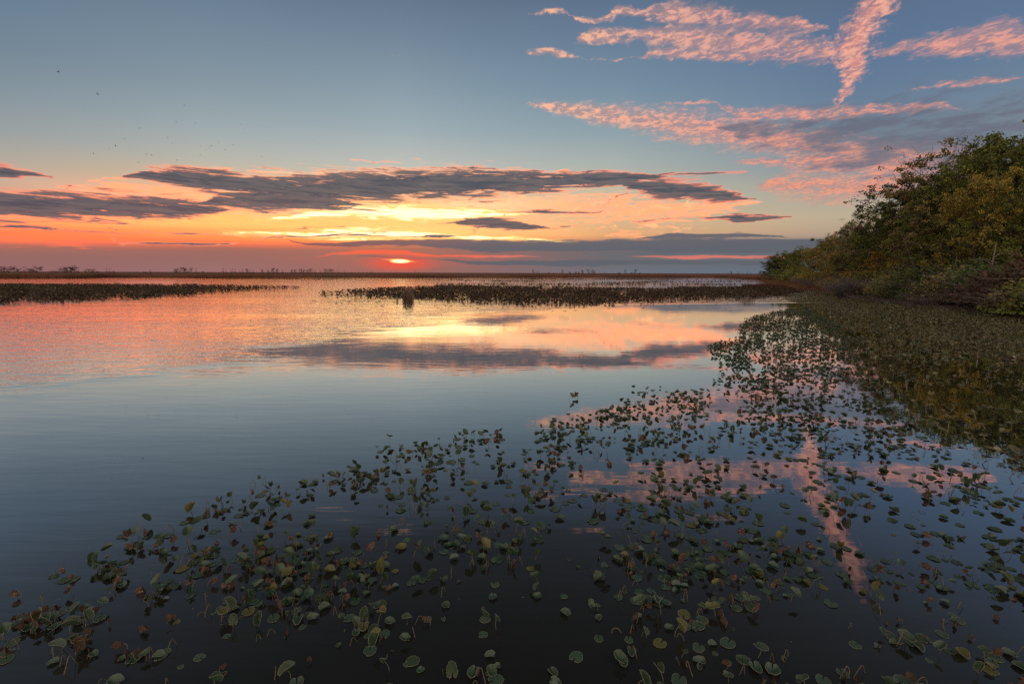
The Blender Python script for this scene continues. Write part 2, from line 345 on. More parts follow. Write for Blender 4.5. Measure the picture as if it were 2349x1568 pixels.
# ------------------------------------------------------------------ materials
LEAF = {
 'olive': material('olive_foliage', (0.155, 0.162, 0.034), (0.101, 0.121, 0.027), .35, .6, .2, .2, c3=(0.230, 0.169, 0.027)),
 'green': material('green_foliage', (.11, .135, .034), (.12, .12, .03), .4, .6, .2, .2, c3=(.2, .16, .035)),
 'dark': material('dark_foliage', (.045, .06, .022), (.065, .075, .024), .4, .6, .2, .18, c3=(.14, .115, .03)),
 'gold': material('golden_foliage', (.29, .21, .045), (.2, .165, .04), .4, .6, .2, .25, c3=(.3, .16, .035)),
 'rust': material('orange_brown_foliage', (.4, .19, .03), (.2, .12, .03), .4, .6, .2, .25, c3=(.18, .18, .035)),
 'tan': material('tan_foliage', (.24, .18, .08), (.165, .14, .055), .4, .6, .2, .18, c3=(.24, .13, .045)),
 'maroon': material('maroon_foliage', (.1, .055, .04), (.07, .05, .032), .5, .6, .2, .18, c3=(.15, .05, .035)),
 'bright': material('fresh_green_foliage', (.07, .15, .03), (.06, .1, .03), .5, .6, .2, .2),
}
BARK = material('bark', (.085, .065, .05), (.05, .04, .032), 1.2, .85, .2, bump=.6)
PALE = material('pale_bark', (.19, .16, .14), (.11, .09, .075), .8, .85, .2)
TWIG = material('grey_twigs', (.13, .112, .11), (.085, .07, .07), .8, .85, .2)
TWIG2 = material('reddish_twigs', (.12, .09, .085), (.075, .052, .05), .8, .85, .2)
REED = material('dry_reed', (.17, .07, .042), (.10, .045, .03), .02, .8, .1, .2, c3=(.11, .055, .03), coords='World')
REED2 = material('grey_reed', (.2, .13, .1), (.12, .08, .06), .5, .8, .1, .2)
SIL = material('distant_foliage', (.045, .035, .03), (.03, .028, .025), .4, .8, .1)
PAD = [material('green_pad', (.022, .046, .032), (.036, .064, .04), 9, .38, .5, .12, c3=(.08, .10, .05), bump=.3),
       material('dark_pad', (.02, .042, .02), (.035, .06, .03), 9, .42, .5, .2, c3=(.06, .06, .025), bump=.25),
       material('yellowing_pad', (.11, .10, .03), (.07, .08, .03), 7, .45, .4, .25, c3=(.16, .08, .03), bump=.25),
       material('withered_leaf', (.10, .052, .036), (.055, .032, .025), 11, .65, .3, .2, c3=(.26, .17, .12), bump=.7),
       material('leaf_stalk', (.13, .085, .055), (.08, .08, .035), 5, .6, .3),
       material('pad_rim', (.32, .29, .2), (.2, .2, .13), 9, .4, .5)]
BEDM = [material('bed_leaf_brown', (.062, .033, .022), (.04, .023, .015), .6, .6, .3, .15, coords='World', c3=(.055, .042, .018)),
        material('bed_leaf_olive', (.058, .045, .018), (.034, .027, .014), .8, .6, .3, .2, coords='World', c3=(.075, .042, .02)),
        material('bed_leaf_pale', (.15, .11, .06), (.09, .065, .035), .8, .5, .4, .2, coords='World')]
CARM = [material('carpet_pad_olive', (.105, .085, .03), (.065, .058, .024), 1.2, .5, .4, .1, coords='World', c3=(.12, .07, .028)),
        material('carpet_pad_green', (.06, .072, .028), (.042, .052, .022), 1.2, .45, .5, .1, coords='World'),
        material('carpet_pad_pale', (.22, .19, .11), (.14, .125, .07), 2.0, .45, .5, .1, coords='World')]

# ------------------------------------------------------------------ water
def water_mat():
    m = bpy.data.materials.new('still_water'); m.use_nodes = True; t = m.node_tree; t.nodes.clear(); q = NT(t)
    pos = q.n('ShaderNodeNewGeometry').outputs['Position']; x, y, z = q.sep(pos)
    fc = q.n('ShaderNodeFloatCurve'); cu = fc.mapping.curves[0]
    q.put(fc.inputs['Value'], q.m('DIVIDE', y, 100.0, clamp=True))
    pts = [(0.0, -36), (.13, -25), (.17, -19), (.23, -13.5), (.32, -11.5), (.40, -9.5), (.48, -5.5), (.56, 0), (.62, 9), (.7, 18), (.78, 60), (1.0, 90)]
    f = lambda v: (v + 40) / 140.0
    cu.points[0].location = (pts[0][0], f(pts[0][1])); cu.points[1].location = (pts[-1][0], f(pts[-1][1]))
    for px_, v in pts[1:-1]: cu.points.new(px_, f(v))
    for p_ in cu.points: p_.handle_type = 'VECTOR'
    fc.mapping.update()
    xb = q.m('SUBTRACT', q.m('MULTIPLY', fc.outputs[0], 140.0), 40.0)
    nb = q.m('MULTIPLY', q.m('SUBTRACT', q.noise(q.v('MULTIPLY', pos, (.05, .16, 1)), 1.0, 3), 0.5), 16.0)
    rough_zone = q.smooth(q.m('ADD', q.m('SUBTRACT', xb, x), nb), -1.5, 5.5)
    # a second patch of breeze in the middle distance
    far = q.smooth(y, 75, 110)
    patches = q.smooth(q.noise(q.v('MULTIPLY', pos, (.03, .09, 1)), 1.0, 3), .35, .6, .55, 1.0)
    rz = q.m('MAXIMUM', q.m('MULTIPLY', rough_zone, patches), q.m('MULTIPLY', far, .5))
    rip = q.noise(q.v('MULTIPLY', pos, (1.0, 1.7, 1)), 1.25, 3, 0.55, .6)
    rip2 = q.noise(q.v('MULTIPLY', pos, (.5, 1.0, 1)), .9, 2, 0.5, .4)
    b1 = q.n('ShaderNodeBump'); b1.inputs['Strength'].default_value = 1.0
    hgt = q.m('MULTIPLY', q.m('ADD', q.m('MULTIPLY', rip, .032), q.m('MULTIPLY', rip2, .05)), rz)
    # long faint swell lines on the calm water
    calm = q.noise(q.v('MULTIPLY', pos, (.5, 3.2, 1)), 1.1, 2, 0.5, .3)
    calm2 = q.noise(q.v('MULTIPLY', pos, (.16, .6, 1)), 1.0, 2, 0.5)
    left = q.smooth(x, 6, -14, .35, 1.0)
    hgt = q.m('ADD', hgt, q.m('MULTIPLY', left, q.m('ADD', q.m('MULTIPLY', calm, .0035), q.m('MULTIPLY', calm2, .008))))
    b1.inputs['Distance'].default_value = 1.0; t.links.new(hgt, b1.inputs['Height'])
    deep = q.n('ShaderNodeBsdfDiffuse'); deep.inputs[0].default_value = (.0105, .0105, .010, 1)
    gl = q.n('ShaderNodeBsdfGlossy'); gl.inputs[0].default_value = (1, 1, 1, 1)
    t.links.new(q.m('ADD', .01, q.m('MULTIPLY', rz, .02)), gl.inputs['Roughness']); t.links.new(b1.outputs[0], gl.inputs['Normal'])
    lw = q.n('ShaderNodeLayerWeight'); lw.inputs[0].default_value = .5; t.links.new(b1.outputs[0], lw.inputs['Normal'])
    fr = q.ramp(lw.outputs['Facing'], [(v, (k, k, k, 1)) for v, k in [(0, .02), (.29, .055), (.45, .15), (.56, .26), (.66, .42), (.75, .62), (.83, .85), (.9, .96), (1, 1)]])
    mx = q.n('ShaderNodeMixShader'); t.links.new(fr, mx.inputs[0]); t.links.new(deep.outputs[0], mx.inputs[1]); t.links.new(gl.outputs[0], mx.inputs[2])
    o = q.n('ShaderNodeOutputMaterial'); t.links.new(mx.outputs[0], o.inputs[0]); return m
mb = MB()
ys = [-300, -60, 0, 20, 50, 100, 200, 400, 900, 2000, 6000]; xs = [-6000, -1500, -400, -100, 0, 100, 400, 1500, 6000]
gv = np.array([(x_, y_, 0.0) for y_ in ys for x_ in xs]); nx = len(xs)
mb.add(gv, [(j * nx + i, j * nx + i + 1, (j + 1) * nx + i + 1, (j + 1) * nx + i) for j in range(len(ys) - 1) for i in range(nx - 1)])
tag(mb.build('water', water_mat()), kind='structure')

# ------------------------------------------------------------------ right bank terrain
SH = np.array([(-60, 70), (0, 62), (20, 59), (45, 57.5), (58, 59.5), (75, 62.5), (93, 69), (128, 93), (172, 119), (250, 154), (335, 196), (430, 250), (600, 345), (900, 520)], float)
def shore_x(y): return np.interp(y, SH[:, 0], SH[:, 1])
def bank_z(x, y):
    t = x - shore_x(y)
    return np.interp(t, [-4, 0, 2, 8, 30, 80, 400], [-.8, -.05, .35, 1.0, 4.5, 8, 10]) + 0.25 * np.sin(x * .7) * np.sin(y * .45) * (t > 1)
Yg = np.concatenate([np.arange(-60, 140, 2.5), np.arange(140, 900, 12)]); Tg = np.array([-4, -2, 0, .7, 1.5, 3, 5, 8, 12, 17, 23, 30, 45, 65, 100, 160, 300])
gx = shore_x(Yg)[:, None] + Tg[None] + (np.sin(Yg * .9) * .5 + np.sin(Yg * .37) * .9)[:, None]; gy = np.repeat(Yg[:, None], len(Tg), 1)
gz = bank_z(gx, gy); mb = MB(); n1 = len(Tg)
mb.add(np.stack([gx, gy, gz], -1).reshape(-1, 3), [(j * n1 + i, j * n1 + i + 1, (j + 1) * n1 + i + 1, (j + 1) * n1 + i) for j in range(len(Yg) - 1) for i in range(n1 - 1)])
SOIL = material('leaf_litter', (.06, .042, .028), (.035, .028, .02), .6, .9, .2, coords='World', c3=(.045, .05, .02), bump=1.0)
tag(mb.build('shore_ground', SOIL), kind='structure')

# ------------------------------------------------------------------ marsh land on the horizon
edge_px = [(-900, 636), (-300, 637), (0, 638), (150, 638.3), (205, 637.5), (240, 636.3), (400, 636.8), (520, 638), (620, 637.2), (900, 636.9), (1100, 637), (1300, 636.5), (1500, 636.2), (1640, 636.0), (1690, 637), (1730, 639.5), (1765, 643), (1800, 645)]
edge = np.array([ground(a, b)[:2] for a, b in edge_px])
L = np.linspace(0, len(edge) - 1, 420); ed = np.stack([np.interp(L, np.arange(len(edge)), edge[:, k]) for k in (0, 1)], -1)
ed += (np.sin(np.arange(420) * 1.7) * 1.2 + rng.normal(0, .8, 420))[:, None] * ed / np.linalg.norm(ed, axis=1)[:, None]
mb = MB(); rad = [1.0, 1.004, 1.02, 1.05, 1.1, 1.2, 1.4, 1.8, 2.6, 4, 7, 12]; zt = [-.3, .2, 1.5, 1.7, 1.8, 1.8, 1.9, 1.9, 2, 2, 2, 2]
gv = np.stack([np.concatenate([ed * r_, np.full((420, 1), z_) + (rng.normal(0, .12, (420, 1)) if z_ > 1 else 0)], 1) for r_, z_ in zip(rad, zt)], 0)
mb.add(gv.reshape(-1, 3), [(j * 420 + i, j * 420 + i + 1, (j + 1) * 420 + i + 1, (j + 1) * 420 + i) for j in range(len(rad) - 1) for i in range(419)])
tag(mb.build('marsh_ground', REED, smooth=False), kind='structure')
# reeds along the water edge of the marsh, uncountable
n = 60000; li = rng.uniform(0, 419, n); i0 = li.astype(int)
bp = ed[i0] + (ed[np.minimum(i0 + 1, 419)] - ed[i0]) * (li - i0)[:, None]
bp = bp * (1 + rng.exponential(.018, n))[:, None]
hh = rng.uniform(1.7, 3.1, n) * (0.85 + .25 * np.sin(bp[:, 0] * .05)) ; ww = rng.uniform(.06, .16, n)
ln = rng.normal(0, .28, n); nb_ = np.stack([bp[:, 1], -bp[:, 0]], -1); nb_ /= np.linalg.norm(nb_, axis=1)[:, None]
z0 = np.full(n, -.05)
A = np.column_stack([bp - nb_ * ww[:, None], z0]); B = np.column_stack([bp + nb_ * ww[:, None], z0]); Cc = np.column_stack([bp + nb_ * ln[:, None], hh])
mb = MB(); mb.add(np.stack([A, B, Cc], 1).reshape(-1, 3), np.arange(n * 3).reshape(-1, 3))
tag(mb.build('marsh_reeds', REED), 'rust brown reeds massed along the far edge of the lake', 'reeds', kind='stuff')

# ------------------------------------------------------------------ trees
def make_tree(seed, Ht=20.0, spread=.33, low=.22, nl=9000, even=0.0, leaf=.44, open_=0.0, lean=0.0, limbs=16, bare=0.0, flat=.6):
    r = np.random.default_rng(seed); tr = MB(); k = 10
    tp = np.zeros((k, 3)); tp[:, 2] = np.linspace(0, Ht * .86, k); tp[:, :2] += np.cumsum(r.normal(0, .22, (k, 2)), 0) * np.linspace(0, 1, k)[:, None]
    tp[:, 0] += lean * np.linspace(0, 1, k) ** 1.5 * Ht
    rad0 = Ht * .016; tr.tube(tp, rad0 * np.linspace(1.25, .18, k), 7)
    tips = []; dens = []
    for i in range(limbs):
        f = low + (1 - low) * ((i + r.uniform(0, .9)) / limbs); a = i * 2.4 + r.uniform(-.5, .5)
        base_ = np.array([np.interp(f * k * .999, np.arange(k), tp[:, c]) for c in range(3)]) if f < .99 else tp[-1]
        prof = math.sin(math.pi * min(1, (f - low) / (1 - low) * .66 + .2)) ** .6
        Ln = Ht * spread * prof * r.uniform(.7, 1.2) + 1; up = .15 + .9 * f + r.uniform(-.2, .2)
        dirv = np.array([math.cos(a), math.sin(a), up]); dirv /= np.linalg.norm(dirv)
        s_ = np.linspace(0, 1, 6)[:, None]; pth = base_ + dirv * Ln * s_ + np.cumsum(r.normal(0, Ln * .03, (6, 3)), 0) * s_ + np.array([0, 0, -1.0]) * Ln * .12 * s_ ** 2
        lw_ = r.uniform(.1 + even, 1.6) ** 1.6; rl = rad0 * (.55 - .35 * f); tr.tube(pth, rl * np.linspace(1, .3, 6), 5)
        for j in range(7):
            q = r.uniform(.3, 1.0); b0 = np.array([np.interp(q * 5, np.arange(6), pth[:, c]) for c in range(3)])
            d2 = dirv * .7 + r.normal(0, .65, 3); d2[2] += .25; d2 /= np.linalg.norm(d2); L2 = Ln * r.uniform(.22, .5)
            s2 = np.linspace(0, 1, 4)[:, None]; p2 = b0 + d2 * L2 * s2 + np.cumsum(r.normal(0, .08 * L2, (4, 3)), 0) * s2
            tr.tube(p2, rl * np.linspace(.4, .12, 4), 4)
            for e in range(3):
                d3 = d2 + r.normal(0, .8, 3); d3 /= np.linalg.norm(d3); L3 = L2 * r.uniform(.3, .6); st = p2[r.integers(1, 4)]
                s3 = np.linspace(0, 1, 3)[:, None]; p3 = st + d3 * L3 * s3; tr.tube(p3, rl * np.linspace(.16, .05, 3) + .008, 3)
                if r.random() > open_: tips.append(p3[-1]); dens.append(lw_ * r.uniform(.1, 1.9) ** 1.5)
            if r.random() > open_: tips.append(p2[-1]); dens.append(lw_ * r.uniform(.5, 1.6))
    cr = MB()
    if tips and nl:
        tips = np.array(tips); dens = np.array(dens); keep = r.random(len(tips)) > bare * (tips[:, 2] / Ht)
        tips, dens = tips[keep], dens[keep]
        idx = r.choice(len(tips), nl, p=dens / dens.sum()); rr = r.normal(0, 1, (nl, 3)) * np.array([.38, .38, .4 * flat]) * (1.0 - .4 * open_)
        c = tips[idx] + rr; c[:, 2] = np.maximum(c[:, 2], .3)
        u = r.normal(0, 1, (nl, 3)); u /= np.linalg.norm(u, axis=1)[:, None]; v = np.cross(u, r.normal(0, 1, (nl, 3)) + np.array([0, 0, 1.2])); v /= np.linalg.norm(v, axis=1)[:, None]
        sz = (leaf * r.uniform(.5, 1.15, nl))[:, None]
        Vv = np.stack([c - u * sz * .6, c + v * sz * .36, c + u * sz * .6, c - v * sz * .36], 1)
        cr.add(Vv.reshape(-1, 3), np.arange(nl * 4).reshape(-1, 4))
    return tr, cr
TREES = {}
specs = {
 'full': dict(seed=1, spread=.34, nl=14000, limbs=20, low=.08), 'full2': dict(seed=2, spread=.38, nl=14000, limbs=20, low=.06),
 'full3': dict(seed=3, spread=.30, nl=13000, limbs=20, low=.05, flat=.5), 'full4': dict(seed=9, spread=.40, nl=14000, limbs=20, low=.05),
 'open': dict(seed=4, even=.5, spread=.36, nl=8500, limbs=16, open_=.25, low=.3, leaf=.32), 'open2': dict(seed=5, even=.5, spread=.32, nl=7000, limbs=13, open_=.45, low=.4, leaf=.32, lean=-.05),
 'topbare': dict(seed=6, even=.4, spread=.34, nl=9000, limbs=17, open_=.15, bare=.6, low=.2),
 'spindly': dict(seed=7, even=.5, spread=.24, nl=3200, limbs=12, open_=.4, low=.5, lean=-.1, leaf=.32),
}
for kname, sp in specs.items():
    tr, cr = make_tree(**sp)
    t0 = tr.build('trunk', BARK); c0 = cr.build('crown', LEAF['green'], smooth=False)
    TREES[kname] = (t0.data, c0.data, np.percentile(np.concatenate(cr.V)[:, 2], 98.5))
    bpy.data.objects.remove(t0); bpy.data.objects.remove(c0)
def place_tree(px, top, Y, kind, colour, label, width=1.0, yaw=None, group='autumn trees along the right shore', bark=None, name='broadleaf_tree'):
    d = ray(px, top); t = Y / d[1]; X = d[0] * t; ztop = EYE + d[2] * t
    zb = float(bank_z(X, Y)) if X > shore_x(Y) else 0.0
    zb -= .15
    td, cdm, hm = TREES[kind]; Hh = max(2.0, ztop - zb); s_ = Hh / hm
    o = empty(name, (X, Y, zb)); o.scale = (s_ * width, s_ * width, s_); o.rotation_euler.z = random.uniform(0, 6.28) if yaw is None else yaw
    tag(o, label, 'tree', group)
    a = bpy.data.objects.new('trunk', td); COL.objects.link(a); a.parent = o
    b = bpy.data.objects.new('crown', cdm); COL.objects.link(b); b.parent = o
    b.material_slots[0].link = 'OBJECT'; b.material_slots[0].material = LEAF[colour] if isinstance(colour, str) else colour
    if bark: a.material_slots[0].link = 'OBJECT'; a.material_slots[0].material = bark
    return o
T = [
 # px, top, Y, kind, colour, label, width
 (1784, 592, 385, 'full', 'dark', 'low rounded dark green tree at the far tip of the wooded shore', 1.6),
 (1772, 604, 400, 'full3', 'olive', 'small olive tree at the very tip of the wooded shore', 2.0),
 (1794, 585, 385, 'full4', 'dark', 'dark tree just inside the far tip, behind the rounded ones', 1.6),
 (1814, 579, 362, 'full', 'olive', 'olive tree rising over the first rounded crowns of the far tip', 1.5),
 (1803, 582, 375, 'full2', 'green', 'second tree from the far tip of the wooded shore, rounded and green', 1.5),
 (1824, 575, 345, 'full3', 'olive', 'third tree from the far tip of the wooded shore, dull olive', 1.2),
 (1846, 569, 310, 'full4', 'olive', 'olive tree with small bump top a little in from the far tip of the woods', 1.1),
 (1868, 566, 285, 'full', 'gold', 'dull gold rounded tree in the low far part of the woods', 1.2),
 (1890, 558, 260, 'full2', 'gold', 'golden tree where the far woods start to rise', 1.1),
 (1908, 548, 235, 'full3', 'olive', 'olive tree behind the golden ones on the rising part of the woods', 1.1),
 (1935, 532, 210, 'full4', 'gold', 'mustard yellow tree on the rising part of the woods', 1.1),
 (1958, 526, 190, 'full', 'tan', 'tan leaved tree left of the open crowned tree', 1.0),
 (1985, 512, 175, 'full2', 'olive', 'olive tree just below the open crowned tree', .9),
 (2016, 478, 150, 'open', 'dark', 'open crowned tree with sky showing through its thin leaves, left end of the tall trees', .95),
 (2066, 410, 135, 'spindly', 'maroon', 'spindly leaning tree with few leaves standing above its neighbours', 1.5),
 (2052, 490, 130, 'full3', 'olive', 'olive tree filling the gap under the spindly leaning tree', .9),
 (2112, 432, 125, 'open2', 'dark', 'thin dark tree with see-through crown right of the spindly tree', 1.2),
 (2140, 392, 118, 'topbare', 'dark', 'tall dark tree with bare twigs at its top', 1.0),
 (2182, 352, 112, 'topbare', 'tan', 'tallest tree with bare grey twigs over reddish leaves', .9),
 (2214, 352, 105, 'topbare', 'dark', 'dark tree with twiggy top beside the tallest bare twigged tree', .85),
 (2158, 430, 108, 'full4', 'green', 'deep green tree under the twiggy tops', .9),
 (2250, 360, 98, 'full', 'dark', 'dark green tree in the skyline notch left of the highest crown', .8),
 (2288, 344, 95, 'full', 'olive', 'large olive crown on the skyline next to the highest crown', .8),
 (2328, 306, 90, 'full2', 'green', 'highest crown at the right edge of the photo', .95),
 (2392, 300, 84, 'full4', 'olive', 'olive tree cut by the right edge of the photo behind the highest crown', .9),
 (2470, 300, 80, 'full', 'green', 'green tree beyond the right edge of the photo', .9),
 (2560, 300, 72, 'full3', 'olive', 'olive tree well beyond the right edge of the photo', .9),
 # front row, lower
 (1925, 578, 185, 'full3', 'gold', 'small golden tree low in front at the waterline of the far woods', 1.4),
 (1948, 570, 165, 'full', 'dark', 'small dark green tree between golden trees near the far waterline', 1.2),
 (1972, 562, 150, 'full2', 'tan', 'brownish tan tree in front of the open crowned tree', 1.3),
 (2012, 535, 128, 'full4', 'olive', 'broad olive brown tree left of the orange tree', 1.1),
 (2036, 565, 110, 'full3', 'rust', 'bright orange brown tree low in the woods', 1.5),
 (2078, 528, 105, 'full', 'olive', 'olive tree right behind the orange one', 1.1),
 (2088, 590, 98, 'full2', 'gold', 'low yellow leaved tree beside the grey twiggy bush', 1.7),
 (2118, 500, 100, 'topbare', 'tan', 'leaning tree with dark slanting limbs in the middle of the woods', 1.1),
 (2150, 540, 92, 'full4', 'green', 'dark green tree over the darkest gap of the woods', 1.1),
 (2196, 470, 94, 'full', 'green', 'tall green tree left of the large golden olive one', .8),
 (2262, 400, 80, 'full2', 'gold', 'large golden olive tree above the pale dead trunk', .85),
 (2330, 440, 76, 'full4', 'olive', 'yellow green leafy tree at the right edge above the slanting dead stems', .9),
 (2400, 420, 72, 'full', 'green', 'green tree just past the right edge in the front row', .9),
 (2215, 585, 84, 'full3', 'tan', 'small tan tree low beside the dark gap', 1.3),
]
for row in T: place_tree(*row[:6], width=row[6])
# second line behind, closing the gaps
cs = ['dark', 'green', 'olive']
behind = [(1795, 600, 430), (1830, 588, 370), (1862, 576, 330), (1900, 565, 280), (1930, 552, 240), (1962, 545, 215), (1995, 535, 185), (2030, 530, 165), (2040, 530, 155), (2075, 505, 145), (2088, 520, 138),
          (2128, 480, 130), (2192, 425, 125), (2232, 410, 118), (2270, 400, 112), (2305, 385, 108), (2345, 350, 104), (2385, 380, 98), (2450, 370, 92)]
phr = ['the far tip', 'the low far crowns', 'the dull gold crown', 'the golden trees', 'the mustard tree', 'the tan tree', 'the open crown', 'the open crown and the spindly tree', 'the spindly tree', 'the thin dark tree',
       'the leaning tree', 'the twiggy tops', 'the tallest twiggy tree', 'the tall green tree', 'the golden olive tree', 'the large olive crown', 'the highest crown', 'the olive tree cut by the photo edge', 'the trees past the right edge']
for i, (px, tp_, Y) in enumerate(behind):
    place_tree(px, tp_, Y, ['full', 'full4', 'full3', 'full2'][i % 4], cs[i % 3], 'half hidden %s tree standing behind %s' % (['dark', 'green', 'olive'][i % 3], phr[i]), width=1.0, group='half hidden trees in the second line')

# pale dead trunk with bare side limbs
def dead_tree(px, pb, pt, Y, name, label, lean=0.0, branches=True, mat=PALE, k_=1.0):
    d = ray(px, pb); t = Y / d[1]; X = d[0] * t; zb = float(bank_z(X, Y)) - .1
    d2 = ray(px, pt); zt_ = EYE + d2[2] * Y / d2[1]; hgt = zt_ - zb
    o = empty(name, (X, Y, zb)); tag(o, label, 'dead tree')
    m_ = MB(); k = 9; p = np.zeros((k, 3)); p[:, 2] = np.linspace(0, hgt, k); p[:, 0] = lean * np.linspace(0, 1, k) ** 1.2 + np.sin(np.arange(k)) * .05
    m_.tube(p, np.linspace(.14, .07, k) * k_, 8); m_.build('trunk', mat, o)
    if branches:
        for (f, ln_, dz_) in [(.42, -3.8, .5), (.5, -3.2, -.2), (.62, -2.8, .9), (.68, -3.4, .4), (.3, -3.0, -1.2), (.55, 1.6, .4), (.75, 1.8, .8)]:
            b_ = MB(); s_ = np.linspace(0, 1, 7)
            q = np.stack([p[int(f * 8), 0] + ln_ * s_, -.6 * s_ * random.uniform(.2, 1), f * hgt + dz_ * s_ + .25 * np.sin(s_ * 4)], -1); b_.tube(q, np.linspace(.06, .015, 7), 5)
            for j in range(5):
                st = q[2 + j % 5]; dv = np.array([math.copysign(random.uniform(.3, 1), ln_), random.uniform(-.5, .5), random.uniform(-.3, .5)]); b_.tube(st + dv * s_[:4, None] * 1.4, np.linspace(.02, .007, 4), 4)
            b_.build('branch', mat, o)
dead_tree(2263, 690, 560, 68, 'dead_tree', 'pale upright dead trunk with bare side branches at the edge of the woods')
dead_tree(2305, 668, 598, 66, 'fallen_trunk', 'pale dead stem slanting up to the right from the maroon shrubs', lean=4.5, branches=False)
dead_tree(2322, 662, 612, 65, 'fallen_trunk', 'thinner slanting dead stem nearest the right edge of the photo', lean=4.2, branches=False)
dead_tree(2116, 652, 528, 84, 'leaning_trunk', 'dark trunk leaning left with bare limbs in the middle of the woods', lean=-5.5, mat=BARK, k_=1.2)
dead_tree(2092, 640, 560, 90, 'leaning_trunk', 'thinner dark stem leaning left beside the dark leaning trunk', lean=-4.0, mat=BARK, k_=.9)
dead_tree(2190, 650, 588, 78, 'dead_tree', 'short pale snag standing in the dark gap of the woods', lean=-.4, branches=False)

# ------------------------------------------------------------------ shrubs
def shrub_mesh(seed, kind):
    r = np.random.default_rng(seed); s_ = MB(); l = MB()
    nt = 300 if kind == 'twig' else 60
    for i in range(nt):
        a = r.uniform(0, 6.28); o_ = r.uniform(0, .8); b0 = np.array([math.cos(a) * o_, math.sin(a) * o_, 0])
        q = r.uniform(.3, 1.3); dv = np.array([math.cos(a) * q, math.sin(a) * q, r.uniform(.7, 1.3)]); Ln = r.uniform(1.0, 2.1)
        s = np.linspace(0, 1, 5)[:, None]; p = b0 + dv * Ln * s * .8 + np.array([math.cos(a), math.sin(a), -.9]) * .5 * s ** 2 + np.cumsum(r.normal(0, .05, (5, 3)), 0)
        p[:, 2] = np.maximum(p[:, 2], 0); s_.tube(p, np.linspace(.022, .008, 5), 3)
        for e in range(4 if kind == 'twig' else 2):
            st = p[r.integers(2, 5)]; d3 = dv * .4 + r.normal(0, .5, 3); s_.tube(st + d3 * np.linspace(0, .6, 3)[:, None], [.011, .008, .005], 3)
    if kind != 'twig':
        nl = 3200 if kind == 'leafy' else 1100
        nc = 46; c0 = r.normal(0, 1, (nc, 3)); c0 /= np.linalg.norm(c0, axis=1)[:, None]; c0[:, 2] = np.abs(c0[:, 2]); c0 *= r.uniform(.7, 1.15, (nc, 1)) * np.array([1.6, 1.6, 1.7])
        c = c0[r.integers(0, nc, nl)] + r.normal(0, .3, (nl, 3)); c[:, 2] = np.maximum(c[:, 2], .05)
        u = r.normal(0, 1, (nl, 3)); u /= np.linalg.norm(u, axis=1)[:, None]; v = np.cross(u, r.normal(0, 1, (nl, 3))); v /= np.linalg.norm(v, axis=1)[:, None]; sz = .16 * r.uniform(.5, 1.2, (nl, 1))
        l.add(np.stack([c - u * sz * .6, c + v * sz * .36, c + u * sz * .6, c - v * sz * .36], 1).reshape(-1, 3), np.arange(nl * 4).reshape(-1, 4))
    return s_, l
SHR = {}
for kn, kd, sd_ in [('twig', 'twig', 21), ('twig2', 'twig', 22), ('leafy', 'leafy', 23), ('leafy2', 'leafy', 24), ('sparse', 'sparse', 25)]:
    a, b = shrub_mesh(sd_, kd); ao = a.build('stems', TWIG); bo = b.build('foliage', LEAF['green'], smooth=False) if b.V else None
    SHR[kn] = (ao.data, bo.data if bo else None); bpy.data.objects.remove(ao)
    if bo: bpy.data.objects.remove(bo)
def place_shrub(px, py, Y, size, kind, colour, label, wid=1.3, twig=None, group='shrubs along the right shore'):
    d = ray(px, py); X = d[0] * Y / d[1]; X = max(X, float(shore_x(Y)) - 1.2); zb = max(float(bank_z(X, Y)), 0) - .05
    o = empty('shrub', (X, Y, zb)); s_ = size / 2.0 * (.75 if 'twig' in kind else 1); o.scale = (s_ * wid, s_ * wid, s_); o.rotation_euler.z = random.uniform(0, 6.28)
    tag(o, label, 'shrub', group)
    a = bpy.data.objects.new('stems', SHR[kind][0]); COL.objects.link(a); a.parent = o
    if twig: a.material_slots[0].link = 'OBJECT'; a.material_slots[0].material = twig
    if SHR[kind][1]:
        b = bpy.data.objects.new('foliage', SHR[kind][1]); COL.objects.link(b); b.parent = o
        b.material_slots[0].link = 'OBJECT'; b.material_slots[0].material = LEAF[colour]
